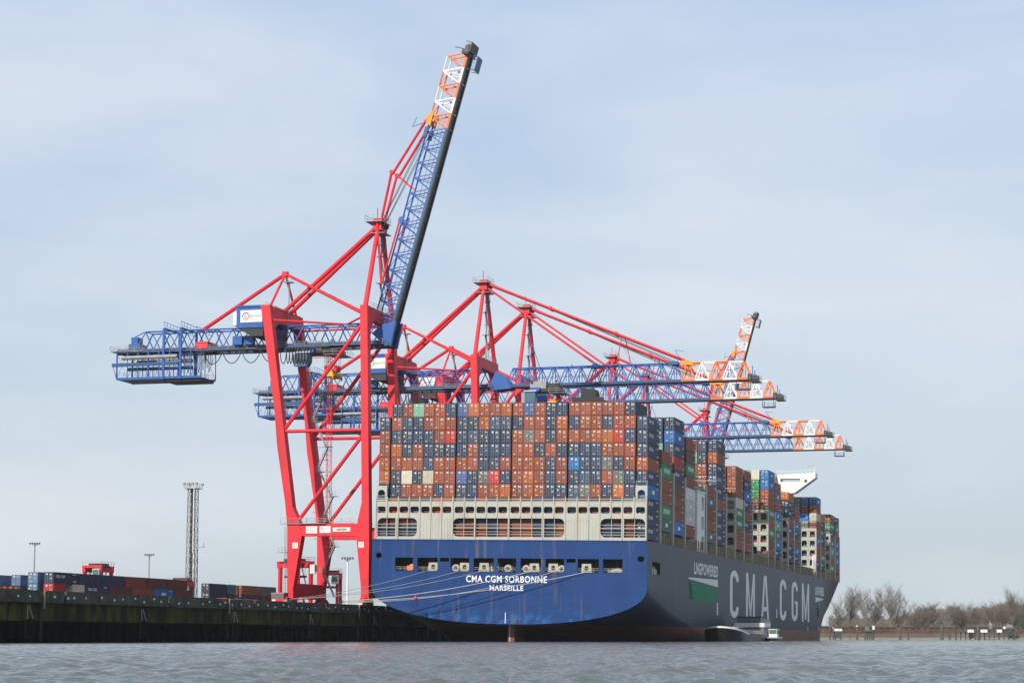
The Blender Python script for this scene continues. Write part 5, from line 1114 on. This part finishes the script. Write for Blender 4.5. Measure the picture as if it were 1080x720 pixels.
for k in range(13):
    x = JL * (.01 + .082 * k); mb = MB(); mb.tube((x, 0, -1), (x, 0, 3.4 if k < 5 else 4.7), .26 + .1 * (k % 3 == 0), M['steelgreen'], 8); mb.build('pile', jt)
for a, b in ((.2, .31), (.42, .54), (.70, .79)): mb = MB(); mb.box(JL * a, JL * b, -1.4, -1.25, 3.3, 4.6, M['white']); mb.build('name_board', jt)
mb = MB(); mb.box(JL * .24, JL * .31, -.9, .9, .8, 3.3, M['dark']); mb.box(JL * .58, JL * .63, -.8, .8, 4.9, 7.4, M['galv']); mb.tube((JL * .6, 0, 4.9), (JL * .6, 0, 8.6), .2, M['galv'], 6); mb.build('shelter', jt)
mb = MB(); mb.prism([(JL * .86, 5.2), (JL * .99, 5.2), (JL * .97, 6.6), (JL * .9, 6.9), (JL * .88, 6.2)], -.9, .9, M['galv']); mb.build('upper_cabin', jt)
mb = MB(); mb.tube((JL * .83, -1.5, 5.4), (JL * .83, -1.2, 5.4), .65, M['white'], 14); mb.build('lamp', jt)

M['bark'] = principled('pale_bark', (0.21, 0.175, 0.125), .95, var=.25, vscale=1.0, dirt=(0.14, 0.15, 0.07), dirt_amt=.6, dirt_scale=.6, dirt_stretch=(1, 1, 1))
M['twig'] = principled('winter_twigs', (0.175, 0.148, 0.122), .95, var=.25, vscale=.3)
M['twig2'] = principled('budding_twigs', (0.15, 0.14, 0.095), .95, var=.25, vscale=.3)
M['bush'] = principled('evergreen_leaves', (0.06, 0.085, 0.03), .9, var=.35, vscale=.8)
def bare_tree(seed, h, spread, twig, lean=0.0, dens=1.0):
    """a leafless tree: tapered trunk and ascending limbs in one mesh, fine twigs in another"""
    rg = random.Random(seed); tk = MB(); cw = MB()
    def limb(p, d, L, r, n_, mb, m, sides, up=.06, wob=.10):
        pts = [(p, r, d)]; q = p
        for k in range(n_):
            d = (d + Vector((rg.gauss(0, wob), rg.gauss(0, wob), up))).normalized(); e = q + d * (L / n_); r1 = r * (1 - .62 / n_)
            mb.tube(q, e, r, m, sides, r1, caps=False); q = e; r = r1; pts.append((q, r, d))
        return pts
    def side(d, s):
        a = rg.uniform(0, 6.283); v = Vector((math.cos(a), math.sin(a), rg.uniform(-.1, .5))).normalized(); return (d * (1 - s) + v * s).normalized()
    base = limb(Vector((0, 0, -.4)), Vector((lean, 0, 1)).normalized(), h * .30, h * .017, 4, tk, M['bark'], 7, wob=.05)
    mains = []
    for k in range(rg.choice((4, 5, 6))):
        i = rg.choice((2, 3, 4, 4)); p, r, d = base[i]; mains.append(limb(p, side(d, spread * rg.uniform(.45, 1)), h * rg.uniform(.48, .70), r * .62, 7, tk, M['bark'], 5, up=.10))
    mains.append(limb(base[-1][0], side(base[-1][2], .15), h * .66, base[-1][1] * .8, 7, tk, M['bark'], 5))
    for mn in mains:
        for p, r, d in mn[1:]:
            for _ in range(2):
                br = limb(p, side(d, rg.uniform(.4, .7)), h * rg.uniform(.12, .24), max(.05, r * .5), 4, cw, twig, 4, up=.12)
                for p2, r2, d2 in br[1:]:
                    for _ in range(int(3 * dens)):
                        tw_ = limb(p2, side(d2, rg.uniform(.4, .75)), h * rg.uniform(.06, .12), .035, 2, cw, twig, 3, up=.15)
                        for p3, r3, d3 in tw_[1:]:
                            e = p3 + side(d3, .6) * h * rg.uniform(.03, .07); cw.tube(p3, e, .024, twig, 3, .01, caps=False)
    return tk.mesh('trunk'), cw.mesh('crown')
TREES = [bare_tree(11, 22, .55, M['twig'], .05), bare_tree(23, 22, .45, M['twig'], -.06), bare_tree(37, 22, .6, M['twig2'], .1), bare_tree(41, 22, .5, M['twig'], 0)]
def tree(k, x, y, h, lab, group, rz=None, wd=1.0):
    r = tag(empty('bare_tree', Matrix.Translation((x, y, 3.4)) @ Matrix.Rotation(rnd.uniform(0, 6.28) if rz is None else rz, 4, 'Z') @ Matrix.Diagonal((h / 22 * wd, h / 22 * wd, h / 22, 1))), lab, 'tree', group)
    link('trunk', TREES[k][0], r); link('crown', TREES[k][1], r)
near = ((882, 16, 2, 'leafless greenish tree half hidden behind the ship bow'), (895, 20, 0, 'tall leafless tree just right of the ship bow'), (908, 18, 1, 'slender leaning leafless tree between two taller ones by the bow'), (917, 18.5, 3, 'leafless tree with forked trunk in the middle of the near group'), (933, 20.5, 1, 'broad leafless tree, tallest of the near group, on its open side'), (943, 17.5, 2, 'leafless tree at the outer edge of the near group before the gap'))
for px, h, k, lab in near: tree(k, XY(px, 1040), 1040 + rnd.uniform(-8, 10), h, lab, 'leafless trees beside the ship bow')
tree(0, XY(1063, 1120), 1120, 20.5, 'tall round leafless tree standing above the wood far right', None, wd=.85)
i = 0
for px in range(952, 1100, 7):
    h = float(np.interp(px, [950, 975, 1000, 1012, 1040, 1060, 1090], [13, 15.5, 17, 14.5, 17.5, 18, 19])) + rnd.uniform(-1.5, 1.5)
    tree(rnd.randrange(4), XY(px, 1180), 1180 + rnd.uniform(-25, 25), h * .86, 'grey brown leafless tree in the wood behind the rusty wall', 'leafless trees of the wood behind the wall', wd=1.5)
# the wood further back reads as one mass of twigs
wm = MB(); rg = random.Random(5)
for k in range(24000):
    px = rg.uniform(872, 1105); Y = rg.uniform(1260, 1420); top = float(np.interp(px, [870, 900, 945, 975, 1000, 1015, 1060, 1105], [652, 650, 652, 643, 641, 645, 637, 636])) + 1.6 * math.sin(px * .23) + 1.2 * math.sin(px * .71) + rg.uniform(-1, 1.5)
    x = (px - 540) / F * Y; ht = max(4, zat(top, Y) - 3); z = 3 + ht * rg.random() ** .7; a = rg.uniform(0, 6.283); L = rg.uniform(1.5, 4.0)
    wm.tube((x, Y, z - L * .5), (x + L * .45 * math.cos(a), Y + L * .3 * math.sin(a), min(3 + ht, z + L * .5)), .11, M['twig'], 3, .03, caps=False)
for k in range(150):
    x = rg.uniform(180, 345); Y = rg.uniform(1260, 1420); wm.tube((x, Y, 3), (x + rg.uniform(-1, 1), Y, rg.uniform(9, 15)), .2, M['bark'], 5, .1, caps=False)
o = wm.build('woods'); tag(o, 'far hazy leafless wood on the horizon behind the bank', 'wood', kind='stuff')
def shrub(px, Y, h, w_, lab, m, n_=1500, seed=1):
    rg = random.Random(seed); r = tag(empty('bank_shrub', Matrix.Translation((XY(px, Y), Y, 2))), lab, 'shrub'); mb = MB()
    for k in range(n_):
        a, e, q = rg.uniform(0, 6.283), math.asin(rg.random()), rg.random() ** .4; p = Vector((math.cos(a) * math.cos(e) * w_ * q, math.sin(a) * math.cos(e) * w_ * .7 * q, h * math.sin(e) * q * (1 + .25 * math.sin(3 * a)))); s_ = rg.uniform(.15, .35)
        u_ = Vector((rg.gauss(0, 1), rg.gauss(0, 1), rg.gauss(0, 1))).normalized(); t_ = u_.orthogonal().normalized(); mb.add([p - u_ * s_, p + t_ * s_ * .6, p + u_ * s_, p - t_ * s_ * .6], [(0, 1, 2, 3)], m)
    mb.build('foliage', r); mb = MB()
    for k in range(6): mb.tube((0, 0, -.5), (rg.uniform(-w_, w_) * .5, rg.uniform(-1, 1), h * .6), .12, M['bark'], 5, .04)
    mb.build('stems', r)
shrub(1074, 1006, 6.0, 5.0, 'dark green evergreen shrub at the far right of the bank', M['bush'], 2400, 3)
shrub(1079, 1030, 9.5, 6.5, 'tall olive green shrub behind the evergreen one at the right', M['bush'], 2400, 4)
shrub(1063, 996, 3.4, 2.6, 'low brownish shrub below the rusty wall near the jetty', M['twig2'], 1200, 6)

# ------------------------------------------------------------------ the hazy air over the river
mb = MB(); hz_m = bpy.data.materials.new('haze'); hz_m.use_nodes = True; t_ = hz_m.node_tree
for n in list(t_.nodes): t_.nodes.remove(n)
ou = t_.nodes.new('ShaderNodeOutputMaterial'); pv = t_.nodes.new('ShaderNodeVolumePrincipled'); pv.inputs['Color'].default_value = (0.86, 0.92, 1.0, 1); pv.inputs['Density'].default_value = HAZE; pv.inputs['Anisotropy'].default_value = 0.0
t_.links.new(pv.outputs[0], ou.inputs['Volume'])
mb.box(-3300, 3300, -450, 4900, -6.5, 160, hz_m); tag(mb.build('haze'), 'thin pale haze over the river', kind='stuff')
